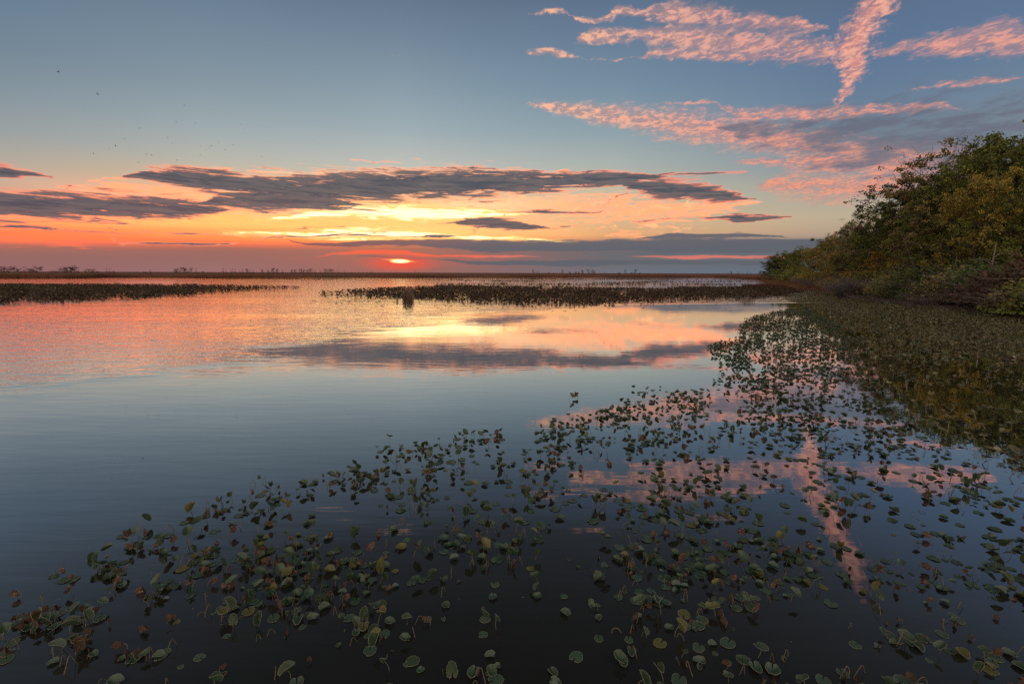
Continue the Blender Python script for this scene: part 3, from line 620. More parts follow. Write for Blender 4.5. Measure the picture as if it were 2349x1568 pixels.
S = [(1838, 648, 268, 7.0, 'leafy', 'olive', 'olive thicket at the water under the far tip trees', 2.2, TWIG), (1812, 646, 320, 7.0, 'leafy2', 'dark', 'dark thicket at the water under the first far tip trees', 2.4, TWIG), (1860, 652, 225, 5.0, 'leafy2', 'gold', 'dull gold thicket between the far tip and the mauve grey bushes', 2.0, TWIG), (1965, 672, 102, 4.6, 'twig', 0, 'large grey twiggy bush bulging out over the water, left half', 1.5, TWIG), (2000, 675, 98, 5.2, 'twig2', 0, 'large grey twiggy bush bulging out over the water, right half', 1.5, TWIG),
 (2035, 680, 93, 4.0, 'sparse', 'tan', 'tan and grey bush right beside the large twiggy bush', 1.3, TWIG), (1940, 668, 112, 3.6, 'twig2', 0, 'smaller grey bush at the left foot of the large twiggy bush', 1.4, TWIG),
 (1870, 655, 178, 4.5, 'twig', 0, 'mauve grey bush farther along the shore', 1.9, TWIG2), (1895, 657, 165, 4.0, 'twig2', 0, 'mauve grey bush between the far bush and the grassy edge', 1.9, TWIG2), (1845, 650, 210, 4.0, 'twig', 0, 'farthest mauve grey bush by the low reeds', 1.9, TWIG2),
 (1910, 657, 150, 3.4, 'leafy', 'tan', 'brown leafy bush in front of the golden far trees', 1.6, TWIG),
 (2060, 660, 90, 3.6, 'leafy', 'gold', 'yellow leaved bush behind the grey twigs', 1.5, TWIG), (2085, 675, 84, 4.2, 'leafy2', 'green', 'green bush by the fallen branches', 1.5, TWIG),
 (2065, 690, 80, 2.2, 'leafy', 'bright', 'small bright green sprout at the water edge', .7, TWIG), (2110, 670, 80, 4.0, 'leafy', 'dark', 'dark green bush under the dark gap', 1.4, TWIG),
 (2140, 690, 74, 3.0, 'sparse', 'olive', 'sparse olive bush above the tangled branches', 1.4, TWIG), (2130, 655, 80, 4.6, 'leafy2', 'green', 'tall green bush at the foot of the dark gap', 1.2, TWIG),
 (2160, 675, 76, 5.0, 'leafy', 'dark', 'dark brown green bush in the middle of the shore thicket', 1.3, TWIG), (2185, 690, 72, 3.4, 'twig', 0, 'thin grey upright twigs at the middle of the near shore', 1.2, TWIG2),
 (2165, 705, 68, 2.2, 'twig2', 0, 'low tangle of grey brush at the waterline', 1.8, TWIG), (2120, 700, 74, 2.0, 'twig', 0, 'low tangle of fallen twigs left of the upright twigs', 1.9, TWIG),
 (2190, 650, 76, 4.6, 'sparse', 'maroon', 'reddish leaved bush left of the pale dead trunk', 1.3, TWIG), (2210, 675, 70, 4.5, 'leafy2', 'tan', 'grey brown bush below the pale dead trunk', 1.3, TWIG),
 (2240, 700, 66, 3.2, 'twig', 0, 'reddish brown twiggy thicket by the water under the green bush', 1.6, TWIG2), (2262, 665, 67, 4.6, 'leafy', 'bright', 'vivid green leafy bush at the foot of the pale dead trunk', 1.1, TWIG),
 (2275, 640, 69, 4.4, 'leafy2', 'bright', 'upper half of the vivid green growth right of the pale dead trunk', .8, TWIG), (2300, 690, 63, 3.8, 'leafy', 'dark', 'dark bush between the green one and the maroon thicket', 1.2, TWIG),
 (2325, 660, 62, 5.2, 'leafy2', 'maroon', 'maroon thicket at the right edge, left mound', 1.2, TWIG2), (2365, 665, 59, 5.4, 'leafy', 'maroon', 'maroon thicket cut by the right edge of the photo', 1.2, TWIG2),
 (2290, 715, 60, 2.6, 'twig2', 0, 'brown twiggy edge of the thicket nearest the lily carpet', 1.7, TWIG2), (2330, 722, 56, 2.6, 'sparse', 'maroon', 'low reddish bush at the waterline near the right edge', 1.5, TWIG2),
 (2345, 700, 56, 2.4, 'leafy', 'dark', 'dark green bush at the right edge above the waterline', 1.0, TWIG), (2400, 715, 52, 3.6, 'leafy2', 'tan', 'tan bush just past the right edge', 1.4, TWIG),
 (2450, 700, 50, 4.5, 'leafy', 'green', 'green bush past the right edge of the photo', 1.4, TWIG), (2230, 640, 74, 5.0, 'leafy', 'dark', 'dark leafy bush in the shade behind the pale dead trunk', 1.3, TWIG),
 (2150, 640, 88, 5.5, 'leafy2', 'dark', 'dark bush deep in the gap of the woods', 1.4, TWIG), (2100, 640, 96, 5.5, 'leafy', 'olive', 'olive bush under the leaning tree', 1.4, TWIG), (2030, 650, 115, 5.0, 'leafy2', 'olive', 'olive bush behind the large grey twiggy bush', 1.5, TWIG),
 (1985, 650, 130, 5.0, 'leafy', 'gold', 'golden bush behind the left end of the grey twiggy bush', 1.6, TWIG), (1935, 650, 160, 4.6, 'leafy2', 'rust', 'orange brown bush on the far shore below the dark small tree', 1.6, TWIG)]
for row in S: place_shrub(*row[:7], wid=row[7], twig=row[8])

# grass hummock and grasses by the far right shore
def reed_clump(name, label, cx, cy, sx, sy, n, h, mat, kind=None, lean=.18, cat='reeds', w=.02):
    m_ = MB(); rr = np.sqrt(rng.random(n)); th = rng.uniform(0, 6.28, n)
    p = np.stack([cx + rr * np.cos(th) * sx, cy + rr * np.sin(th) * sy], -1)
    hh = h * rng.uniform(.55, 1.1, n) * (1 - .3 * rr); a = rng.uniform(0, 3.14, n); ax = np.stack([np.cos(a), np.sin(a)], -1) * w
    l1 = rng.normal(0, lean, (n, 2)) * hh[:, None]
    z0 = np.full(n, -.1)
    A = np.column_stack([p - ax, z0]); B = np.column_stack([p + ax, z0]); Cm = np.column_stack([p + ax * .8 + l1 * .35, hh * .6]); Dm = np.column_stack([p - ax * .8 + l1 * .35, hh * .6]); E = np.column_stack([p + l1, hh])
    Vv = np.stack([A, B, Cm, Dm, E], 1).reshape(-1, 3); b = np.arange(n) * 5
    m_.add(Vv, np.stack([b, b + 1, b + 2, b + 3], -1)); m_.F.append((np.stack([b + 3, b + 2, b + 4], -1), 0))
    o = m_.build(name, mat); tag(o, label, cat, kind=kind); return o
def px_clump(px, py, wpx, hpx, n, label, mat=REED2, dep=.5, **kw):
    g_ = ground(px, py); sc = F / g_[1]
    return reed_clump('reed_clump', label, g_[0], g_[1], wpx / sc / 2, wpx / sc / 2 * dep, n, hpx / sc, mat, **kw)
px_clump(936, 690, 27, 38, 300, 'tall dry reed clump standing in the water before the glowing reflection', w=.022, lean=.1)
px_clump(912, 692, 5, 14, 14, 'small broken reed tuft just left of the tall reed clump', w=.03)
px_clump(267, 658, 14, 13, 120, 'small grey shrub-like reed tuft over the left leaf bed', w=.04)
px_clump(1155, 652, 16, 11, 60, 'group of short reed stalks in the open water beyond the middle bed', w=.05)
px_clump(1712, 693, 44, 15, 90, 'pale dry grass tuft at the right end of the middle leaf bed', lean=.35, w=.02)
px_clump(1225, 640, 16, 6, 60, 'tiny reed tuft far out near the marsh edge', w=.06)
px_clump(1752, 660, 92, 11, 2600, 'low olive grass island at the right end of the far water', mat=REED, dep=.9, cat='grass', w=.05, lean=.35)
gs = MB()
n = 9000; yy = rng.uniform(125, 330, n); xx = shore_x(yy) - rng.exponential(5, n) - 0 + 3
p = np.stack([xx, yy], -1); hh = rng.uniform(.5, 1.5, n); l1 = rng.normal(0, .3, (n, 2)); ax = np.tile([.05, 0], (n, 1))
gs.add(np.stack([np.column_stack([p - ax, np.full(n, -.05)]), np.column_stack([p + ax, np.full(n, -.05)]), np.column_stack([p + l1, hh])], 1).reshape(-1, 3), np.arange(n * 3).reshape(-1, 3))
tag(gs.build('shore_grass', REED), 'brown marsh grass fringing the far wooded shore', 'grass', kind='stuff')
# brush at the near shoreline
br = MB()
for i in range(420):
    y_ = rng.uniform(44, 100); x_ = shore_x(y_) + rng.normal(.2, .8); a = rng.uniform(0, 6.28); s_ = np.linspace(0, 1, 4)[:, None]; Ln = rng.uniform(.5, 2.2)
    br.tube(np.array([x_, y_, .02]) + np.array([math.cos(a), math.sin(a), rng.uniform(.05, .9)]) * Ln * s_ + np.cumsum(rng.normal(0, .08, (4, 3)), 0), [.03, .02, .015, .008], 3)
tag(br.build('dead_brush', TWIG2), 'fallen twigs and dead brush lining the near right waterline', 'brush', kind='stuff')

# ------------------------------------------------------------------ distant trees on the marsh horizon
FT = []
for sd_, n_, sp_ in [(31, 500, .42), (32, 160, .3), (33, 0, .3)]:
    tr, cr = make_tree(sd_, Ht=10, spread=sp_, low=.15, nl=max(n_, 20), leaf=.75, limbs=8, open_=.1)
    t0 = tr.build('trunk', SIL); c0 = cr.build('crown', SIL, smooth=False); FT.append((t0.data, c0.data)); bpy.data.objects.remove(t0); bpy.data.objects.remove(c0)
def far_tree(px, hpx, wpx, kind, label, group):
    Y = 620 + random.uniform(-30, 60); d = ray(px, 620); X = d[0] * Y / d[1]; sc = F / Y
    o = empty('distant_tree', (X, Y, 1.6)); hh = hpx * 1.3 / sc + 1.2; o.scale = (max(.35, wpx / sc / 8.5), max(.35, wpx / sc / 8.5), hh / 10.5); o.rotation_euler.z = random.uniform(0, 6.28)
    tag(o, label, 'tree', group)
    for nm, dt in zip(('trunk', 'crown'), FT[kind]):
        c = bpy.data.objects.new(nm, dt); COL.objects.link(c); c.parent = o
far = [
 ([(3,6,10,0),(10,9,14,0),(21,7,12,0),(33,9,14,0),(46,6,12,0),(57,10,8,1),(66,6,10,0),(72,6,12,0),(84,9,18,0)], 'tiny dark tree in the first clump at the left end of the horizon'),
 ([(120,3,16,0),(140,7,16,0),(152,9,20,0),(163,9,20,0),(170,13,9,1),(178,9,9,1)], 'tiny tree of the broad dark clump on the left horizon'),
 ([(198,5,7,0),(207,6,9,0),(216,6,9,0),(225,3,6,0),(245,8,3,1),(252,8,5,1),(260,3,4,0),(345,6,8,1),(330,2,8,0)], 'tiny scattered tree on the left horizon right of the broad clump'),
 ([(400,5,8,0),(408,7,10,0),(417,9,12,0),(427,7,10,0),(437,8,8,0),(450,8,7,1),(466,3,5,0)], 'tiny tree of the rounded group left of the middle horizon'),
 ([(512,8,9,1),(518,6,6,1),(532,8,8,1),(540,7,7,1),(550,5,6,1),(557,7,6,1),(566,7,8,0),(574,6,6,1),(581,6,6,1)], 'tiny tree of the evenly spaced row under the mauve cloud'),
 ([(601,6,6,0),(615,5,6,0),(626,8,10,0),(636,7,8,0),(648,7,6,1),(670,6,7,0),(678,6,7,0),(688,7,8,0),(697,6,7,0),(706,6,7,0),(714,8,8,0),(722,6,7,1),(735,7,5,1),(745,7,8,0),(754,7,8,0),(764,7,7,0)], 'tiny tree of the long row left of the sun'),
 ([(775,6,4,1),(782,5,4,2),(790,5,4,1),(798,6,4,2),(805,4,4,1),(813,5,4,2),(822,5,3,2),(832,4,3,2),(842,5,3,2),(852,3,4,0),(880,4,3,2),(897,4,3,2),(909,4,4,1),(953,5,4,1),(963,3,3,2)], 'tiny thin tree in the row fading out below the sun'),
 ([(1224,7,6,0),(1232,5,4,1),(1237,6,5,1),(1246,4,3,2),(1251,4,3,2),(1260,3,4,0),(1270,3,3,2),(1290,7,4,0),(1307,4,7,0),(1319,4,7,0),(1327,4,5,0),(1335,7,7,0),(1350,8,6,0),(1358,7,7,0),(1363,5,5,0),(1388,5,4,1)], 'tiny tree in the scattered row right of the middle horizon'),
 ([(1435,7,5,0),(1457,8,7,0),(1449,3,6,0),(1468,3,5,0),(1420,3,8,0),(1487,4,2,2),(1502,4,3,2),(1510,4,2,2),(1520,4,2,2),(1528,4,3,2),(1536,4,2,2),(1548,4,2,2)], 'tiny tree in the pair and stubs on the right part of the horizon'),
 ([(1600,4,3,2),(1612,4,3,2),(1625,3,3,2),(1670,5,4,2),(1678,5,5,0),(1692,6,4,1),(1698,6,3,2),(1706,5,3,2),(1715,6,4,1),(1723,5,3,2),(1742,4,6,0),(1755,5,8,0)], 'tiny thin tree in the row that meets the wooded shore'),
]
for items, lab in far:
    for (px, h_, w_, k_) in items: far_tree(px, h_, w_, k_, lab, lab.replace('tiny tree', 'tiny trees').replace('tiny thin tree', 'tiny thin trees').replace('tiny dark tree', 'tiny dark trees').replace('tiny scattered tree', 'tiny scattered trees'))

# ------------------------------------------------------------------ leaf templates
def disc(nr=7, cup=.15, notch=.35, rings=1, seed=0, crumple=0.0, elong=1.15, fold=0.0):
    r = np.random.default_rng(seed); th = -math.pi + (np.arange(nr) + .5) * 2 * math.pi / nr
    base_r = 1 - notch * np.exp(-((np.abs(th) - math.pi) / .28) ** 2); base_r *= 1 + r.normal(0, .04, nr)
    V = [[-.05 if notch else 0, 0, 0]]
    wv = crumple * r.normal(0, 1, nr)
    for k in range(1, rings + 1):
        q = k / rings; x = np.cos(th) * base_r * q * elong; y = np.sin(th) * base_r * q
        z = cup * q ** 2.2 * (1 + .5 * np.sin(2 * th + seed)) + wv * q ** 2 + fold * np.abs(y) ** 1.3
        y = y * (1 - .45 * min(fold, 1.2)); V += list(np.stack([x, y, z], -1))
    Ft = []
    for i in range(nr):
        j = (i + 1) % nr
        if notch and i == nr - 1: continue            # open slit of the pad
        Ft.append((0, 1 + i, 1 + j))
        for k in range(1, rings):
            a, b, c, d = 1 + (k - 1) * nr + i, 1 + (k - 1) * nr + j, 1 + k * nr + j, 1 + k * nr + i
            Ft += [(a, d, c), (a, c, b)]
    return np.array(V, float), np.array(Ft)

def inpoly(x, y, poly):
    poly = np.array(poly, float); c = np.zeros(len(x), bool); j = len(poly) - 1
    for i in range(len(poly)):
        xi, yi = poly[i]; xj, yj = poly[j]
        c ^= ((yi > y) != (yj > y)) & (x < (xj - xi) * (y - yi) / (yj - yi + 1e-12) + xi); j = i
    return c
def vnoise(x, y, s, seed):
    r = np.random.default_rng(seed); gsz = 64; G = r.random((gsz, gsz)); X = x / s; Y_ = y / s; i = np.floor(X).astype(int); j = np.floor(Y_).astype(int); fx = X - i; fy = Y_ - j
    fx = fx * fx * (3 - 2 * fx); fy = fy * fy * (3 - 2 * fy); A_ = G[i % gsz, j % gsz]; B_ = G[(i + 1) % gsz, j % gsz]; C_ = G[i % gsz, (j + 1) % gsz]; D_ = G[(i + 1) % gsz, (j + 1) % gsz]
    return (A_ * (1 - fx) + B_ * fx) * (1 - fy) + (C_ * (1 - fx) + D_ * fx) * fy
def scatter(poly, dens, jit=4, fall=None, edge_noise=0.0, clump=0.0, seed=1, cs=3.0):
    gp = np.array([ground(a, max(b, 636))[:2] for a, b in poly]); lo, hi = gp.min(0) - 1, gp.max(0) + 1
    n = int((hi - lo).prod() * dens); p = rng.uniform(lo, hi, (n, 2))
    px, py = project(np.column_stack([p, np.zeros(n)]))
    dist = np.hypot(p[:, 0], p[:, 1]); sc = F / np.maximum(p[:, 1], 3)
    nz = vnoise(p[:, 0], p[:, 1], cs, seed) - .5; nz2 = vnoise(p[:, 0], p[:, 1], cs * .3, seed + 1) - .5
    k = inpoly(px + nz * edge_noise * sc + nz2 * edge_noise * .5 * sc, py + (nz + nz2) * edge_noise * .12 * sc, poly)
    if fall is not None: k &= rng.random(n) < fall(p[:, 0], p[:, 1], px, py)
    if clump: k &= rng.random(n) < np.clip(.5 + clump * (nz * 1.6 + nz2 * 1.6), .02, 1)
    return p[k]
def leaf_field(name, p, mats, mi, rad, hgt, tilt, label, cat, stalk=None, shapes=6, nr=6, cup=.25, notch=0.2):
    m_ = MB(); n = len(p); tpl = [disc(nr, cup, notch, 1, 50 + k, .12, 1.1) for k in range(shapes)]; which = rng.integers(0, shapes, n)
    rot = rot_rand(n, tilt)
    for k in range(shapes):
        s_ = which == k
        if s_.any(): m_.add(*merge(tpl[k], np.column_stack([p[s_], hgt[s_]]), rot[s_], rad[s_], mi[s_]))
    if stalk is not None:
        s_ = stalk; q = p[s_]; hh = hgt[s_]; k = len(q); w = np.tile([.018, 0], (k, 1)); off = rng.normal(0, .12, (k, 2)); z0 = np.full(k, -.05)
        V = np.stack([np.column_stack([q + off - w, z0]), np.column_stack([q + off + w, z0]), np.column_stack([q + w * .7, hh]), np.column_stack([q - w * .7, hh])], 1).reshape(-1, 3)
        m_.add(V, np.arange(k * 4).reshape(-1, 4), np.full(k, 0))
    o = m_.build(name, mats, smooth=False); tag(o, label, cat, kind='stuff'); return o

# left bed
pl = [(-700, 640), (-100, 655), (60, 653.5), (200, 654), (350, 655), (450, 655.5), (540, 656.5), (620, 658.5), (700, 661), (640, 663.5), (560, 667), (480, 672), (420, 678), (300, 685), (200, 688), (60, 694), (0, 697), (-400, 712)]
p = scatter(pl, 8, edge_noise=2.5, clump=.9, fall=lambda x, y, a, b: np.clip(1.3 - a / 700, .25, 1) * np.clip(110 / y, .3, 1), seed=3)
n = len(p); mi = rng.choice(3, n, p=[.5, .42, .08])
leaf_field('lotus_bed', p, BEDM, mi, rng.uniform(.14, .26, n), rng.uniform(.03, .6, n), .75, 'brown and olive leaf bed reaching in from the left on pink water', 'water plants', stalk=rng.random(n) < .03)
# middle bed
pm = [(735, 670), (800, 668), (860, 664), (905, 663), (960, 660), (1010, 656), (1200, 659), (1400, 663), (1500, 663), (1560, 660), (1800, 660), (1850, 668), (1800, 680), (1700, 686), (1500, 693), (1330, 699), (1200, 699), (1080, 694), (1000, 688), (900, 683), (800, 683), (745, 680)]
p = scatter(pm, 8, edge_noise=3, clump=1.0, fall=lambda x, y, a, b: np.clip((a - 700) / 280, .16, 1) * np.clip(115 / y, .3, 1), seed=5)
n = len(p); mi = rng.choice(3, n, p=[.74, .2, .06])
leaf_field('lotus_bed', p, BEDM, mi, rng.uniform(.13, .24, n), rng.uniform(.03, .55, n), .8, 'long dark brown leaf bed across the middle of the lake', 'water plants', stalk=rng.random(n) < .03)
# sparse floating fringe before the middle bed
pf = [(800, 684), (1000, 690), (1300, 700), (1700, 688), (1800, 682), (1790, 694), (1500, 706), (1300, 716), (1000, 712), (850, 705), (700, 690)]
p = scatter(pf, .22, edge_noise=2, clump=1.0, seed=8); n = len(p)
leaf_field('floating_pads', p, BEDM, rng.choice(3, n, p=[.8, .2, 0]), rng.uniform(.15, .3, n), np.full(n, .012), .03, 'scattered flat pads floating in front of the middle leaf bed', 'water plants', cup=.02)
# thin far strips
ps = []
for (x0, x1, y0, th_, dn_) in [(960, 1600, 652.5, 4.0, .5), (1050, 1330, 645, 2.0, .5), (930, 1200, 641.5, 1.2, .5), (1330, 1560, 648, 3.0, .6), (1450, 1760, 645.5, 1.5, .6), (560, 820, 640.2, 1.2, .8), (1500, 1790, 653, 3, .6), (1640, 1760, 641, 1.2, .6), (1200, 1500, 655.5, 3, .45), (1100, 1700, 640.5, .8, .6)]:
    q = scatter([(x0, y0), ((x0 + x1) / 2, y0 - th_ / 2), (x1, y0 + .2), ((x0 + x1) / 2, y0 + th_ / 2 + .2)], dn_, edge_noise=3, clump=1.0, seed=int(x0), cs=9); ps.append(q)
p = np.concatenate(ps); n = len(p)
leaf_field('lotus_strips', p, BEDM, rng.choice(3, n, p=[.8, .2, 0]), rng.uniform(.2, .36, n), rng.uniform(.03, .25, n), .6, 'thin dark strips of leaves on the pale far water', 'water plants')
# right carpet of pads
pc = [(1790, 664), (1880, 664), (1925, 684), (2050, 692), (2150, 706), (2260, 720), (2349, 730), (2700, 760), (2900, 1200), (2600, 1250), (2349, 1130), (2260, 1085), (2130, 1005), (2060, 930), (2000, 860), (1960, 800), (1935, 755), (1860, 706), (1820, 694), (1790, 684)]
def cfall(x, y, a, b): return np.clip((y - 4) / 30, .5, 1) * np.clip(90 / y, .3, 1)
p = scatter(pc, 26, edge_noise=2.2, clump=.6, fall=cfall, seed=12)
p = p[p[:, 0] < shore_x(p[:, 1]) + .5]; n = len(p); mi = rng.choice(3, n, p=[.6, .28, .12])
up = rng.random(n) < .4
leaf_field('lily_carpet', p, CARM, mi, rng.uniform(.05, .12, n), np.where(up, rng.uniform(.04, .22, n), .012), .3, 'dense carpet of small olive pads and stalks below the right shore', 'water plants', stalk=up & (rng.random(n) < .8), cup=.12)

# ------------------------------------------------------------------ near leaf patch
KINDS = {}
def leaf_variant(seed, kind):
    """returns blade (V,F), rim polyline indices, stalk path"""
    r = np.random.default_rng(seed)
    if kind == 'pad': V, Fq = disc(16, r.uniform(.02, .10), .5, 3, seed, .015, 1.2); V[:, 2] += .06; st = None
    elif kind == 'cup': V, Fq = disc(16, r.uniform(.18, .4), .5, 3, seed, .04, 1.15, fold=r.uniform(0, .5)); V[:, 2] += .06; st = None
    elif kind in ('raised', 'tilted'):
        V, Fq = disc(16, r.uniform(.1, .3), .45, 3, seed, .05, 1.25, fold=r.uniform(.1, .9)); ang = r.uniform(.15, .5) if kind == 'raised' else r.uniform(.7, 1.35)
        c, s_ = math.cos(ang), math.sin(ang); V = V @ np.array([[c, 0, -s_], [0, 1, 0], [s_, 0, c]]).T
        hz = r.uniform(.8, 2.2); ox, oy = r.uniform(-.9, .9, 2); V = V + np.array([ox, oy, hz]); s = np.linspace(0, 1, 7)[:, None]
        st = np.array([0, 0, -.4]) * (1 - s) + np.array([ox, oy, hz]) * s + np.array([0, 0, .25]) * np.sin(s * 3.14) + np.array([r.uniform(-.3, .3), r.uniform(-.3, .3), 0]) * np.sin(s * 3.14)
    elif kind == 'withered':
        V, Fq = disc(14, r.uniform(.2, .5), .4, 3, seed, .3, 1.1, fold=r.uniform(.8, 1.6)); V *= .8
        ang = r.uniform(1.6, 2.5); c, s_ = math.cos(ang), math.sin(ang); V = V @ np.array([[c, 0, -s_], [0, 1, 0], [s_, 0, c]]).T
        V += r.normal(0, .05, V.shape); hz = r.uniform(.7, 1.9); ox, oy = r.uniform(-.8, .8, 2); s = np.linspace(0, 1, 7)[:, None]
        V = V + np.array([ox, oy, hz]); V[:, 2] = np.maximum(V[:, 2], .04)
        st = np.array([0, 0, -.4]) * (1 - s) + np.array([ox, oy, hz]) * s + np.array([0, 0, .5]) * np.sin(s * 3.14) + np.array([.3, 0, 0]) * np.sin(s * 3.14)
    elif kind == 'stem':
        V = None; Fq = None; a, b = r.uniform(-1.6, 1.6, 2); hz = r.uniform(.8, 2.4); k_ = r.uniform(.3, 1.0)
        pts = np.array([[0, 0, -.4], [a * .4, b * .4, hz * .6], [a * .6, b * .6, hz], [a * .8 + .2, b * .8, hz * .9], [a + .5, b, hz * (1 - k_)], [a + .7, b - .1, max(-.1, hz * (1 - k_) - .7)]])
        q = np.linspace(0, 5, 13); st = np.stack([np.interp(q, np.arange(6), pts[:, c]) for c in range(3)], -1)
    elif kind == 'curl':
        V = None; Fq = None; q = np.linspace(0, 1, 14); a = q * r.uniform(3, 6); rad_ = r.uniform(.4, .8)
        st = np.stack([rad_ * np.cos(a), rad_ * np.sin(a) * .8, .05 + .5 * np.sin(q * 3.14) * r.uniform(.2, 1)], -1)
    return V, Fq, st
for kd, cnt in [('pad', 6), ('cup', 6), ('raised', 7), ('tilted', 6), ('withered', 6), ('stem', 6), ('curl', 3)]:
    KINDS[kd] = [leaf_variant(100 + 17 * i + len(kd) * 3, kd) for i in range(cnt)]
def rim_tube(V, r=.018, nr=16):
    return V[-nr:]
LP = [(1745, 722), (1850, 705), (1930, 752), (1990, 850), (2060, 930), (2130, 1000), (2349, 1140), (2700, 1250), (2700, 1900), (-300, 1900), (-200, 1540), (0, 1485), (90, 1345), (300, 1245), (480, 1170), (720, 1090), (1000, 1010), (1240, 990), (1500, 915), (1630, 895), (1655, 850), (1625, 800), (1700, 775), (1690, 745)]
def lfall(x, y, a, b):
    # density on the water from what the photo shows in each region
    f = np.full(len(a), .55)
    f = np.where(b < 1000, .62, f); f = np.where(b < 900, .8, f)
    f = np.where((a < 880) & (b > 1000), .28, f); f = np.where((a < 420) & (b > 1150), .16, f)
    f = np.where((b > 1380) & (a > 800) & (a < 1330), .5, f); f = np.where((b > 1250) & (a > 800), f * 1.45, f); f = np.where(b > 1650, .3, f)
    return f
p0 = scatter(LP, 46, edge_noise=.7, clump=1.0, fall=lfall, seed=20, cs=1.1)
blobs = [(318,1238,34,18,8),(215,1312,62,22,10),(268,1345,30,16,4),(70,1432,55,30,11),(20,1485,35,28,6),(620,1122,60,22,10),(590,1180,80,30,16),(785,1100,50,30,16),(860,1085,50,20,10),(925,1135,55,35,20),(1080,1015,42,22,16),(905,1033,55,12,12),(1142,1002,10,16,5),
         (640,1290,85,45,40),(700,1375,110,50,34),(450,1288,65,22,12),(425,1340,60,25,9),(180,1420,70,32,12),(350,1375,30,20,4),(170,1500,60,28,9),(320,1505,50,18,7),(690,1240,90,32,14),(800,1290,50,25,9),(505,1162,30,14,5),(1280,1000,60,20,16),(1500,1330,110,60,20),(1620,1420,80,40,14),(1100,1290,60,30,8),(2030,1470,70,40,10),(2290,1340,60,60,12),(1520,900,60,12,14),(1320,915,12,3,4),(1460,955,60,15,16),(540,1410,50,30,8),(850,1330,40,30,8)]
ext = []
for (bx, by, rx, ry, k) in blobs:
    for _ in range(int(k * (1.8 if bx < 900 and by > 1180 else 1.2))):
        a, b = rng.normal(bx, rx * .6), rng.normal(by, ry * .6); ext.append(ground(a, b)[:2])
p0 = np.concatenate([p0, np.array(ext)])
px0, py0 = project(np.column_stack([p0, np.zeros(len(p0))]))
order = np.argsort(-py0); p0, px0, py0 = p0[order], px0[order], py0[order]
inframe = (px0 > -15) & (px0 < W + 15) & (py0 < H + 15)
left_heavy = vnoise(px0, py0, 120, 77)
kinds = ['pad', 'cup', 'raised', 'tilted', 'withered', 'stem', 'curl']
kn = np.empty(len(p0), object)
for i in range(len(p0)):
    if py0[i] < 1020: w = [.16, .14, .28, .18, .09, .15, 0]
    elif px0[i] < 880: w = [.15, .15, .19, .12, .16, .18, .05]
    elif py0[i] > 1180: w = [.27, .22, .13, .08, .11, .15, .04]
    else: w = [.26, .19, .17, .10, .09, .16, .03]
    kn[i] = kinds[rng.choice(7, p=w)]
def mat_of(k, i):
    u = rng.random()
    if k in ('stem', 'curl'): return 4
    if k == 'withered': return 3
    if k in ('pad', 'cup'): return 0 if u < .82 else (2 if u < .9 else 1)
    return 0 if u < .42 else (1 if u < .84 else (2 if u < .93 else 3))
mt = np.array([mat_of(kn[i], i) for i in range(len(p0))])
far_dark = (py0 < 1330) & (mt == 0) & (kn != 'pad') & (rng.random(len(p0)) < .75); mt[far_dark] = 1  # backlit shade put into the colour: farther leaves darkened toward silhouettes
size = (.036 + .062 * rng.random(len(p0)) ** .8) * np.where(py0 > 1330, .9, 1.0) * np.where(kn == 'withered', .9, 1.0); yaw = rng.uniform(0, 2 * math.pi, len(p0)); var = rng.integers(0, 6, len(p0))
sel_idx = [i for i in range(len(p0)) if inframe[i]][:330]
# individual leaves: the largest in view
ADJ = {'pad': 'flat %s lily pad', 'cup': 'cupped %s lily pad', 'raised': '%s leaf on a stalk', 'tilted': '%s leaf tipped on edge', 'withered': 'shrivelled %s leaf', 'stem': 'bare bent %s stem', 'curl': 'curled loose %s stem'}
COLW = ['green', 'dark green', 'yellowing', 'rust brown', 'brown', 'pale']
CAT = {'pad': 'lily pad', 'cup': 'lily pad', 'raised': 'leaf', 'tilted': 'leaf', 'withered': 'dead leaf', 'stem': 'stem', 'curl': 'stem'}
NAME = {'pad': 'lily_pad', 'cup': 'lily_pad', 'raised': 'raised_leaf', 'tilted': 'raised_leaf', 'withered': 'withered_leaf', 'stem': 'bent_stem', 'curl': 'curled_stem'}
WX = ['at the far left', 'left of the brown cluster', 'in the brown leaf cluster', 'right of the brown cluster', 'left of the middle', 'near the middle', 'right of the middle', 'under the contrail reflection', 'right of the contrail reflection', 'at the far right']
WY = ['at bottom edge', 'above the bottom edge', 'halfway down the patch', 'high in the patch', 'near the patch back']
def leaf_label(i):
    cx = min(9, max(0, int(px0[i] / 235))); cy = min(4, max(0, int((1568 - py0[i]) / 95)))
    return ADJ[kn[i]] % COLW[int(mt[i])], WX[cx] + ' ' + WY[cy]
same = {}
for i in sel_idx: same.setdefault(leaf_label(i), []).append(i)
LAB = {}
for (a, b), ii in same.items():
    ii.sort(key=lambda i: px0[i])
    for r_, i in enumerate(ii):
        pre = '' if len(ii) == 1 else 'leftmost ' if r_ == 0 else 'rightmost ' if r_ == len(ii) - 1 else ('middle ' if len(ii) == 3 else ['', 'second left ', 'third left ', 'fourth left ', 'fifth left ', 'sixth left ', 'seventh left ', 'eighth left ', 'ninth left ', 'tenth left ', 'eleventh left ', 'twelfth left '][min(r_, 11)])
        LAB[i] = pre + a + ' ' + b
        if len(LAB[i].split()) > 16: LAB[i] = LAB[i].replace(' leaf raised on a stalk', ' raised leaf').replace(' leaf on a stalk', ' raised leaf')
        if len(LAB[i].split()) > 16: LAB[i] = LAB[i].replace('on a stalk', 'on stalk').replace('the brown cluster', 'brown cluster').replace('of the contrail', 'of contrail').replace(' the patch', ' patch')
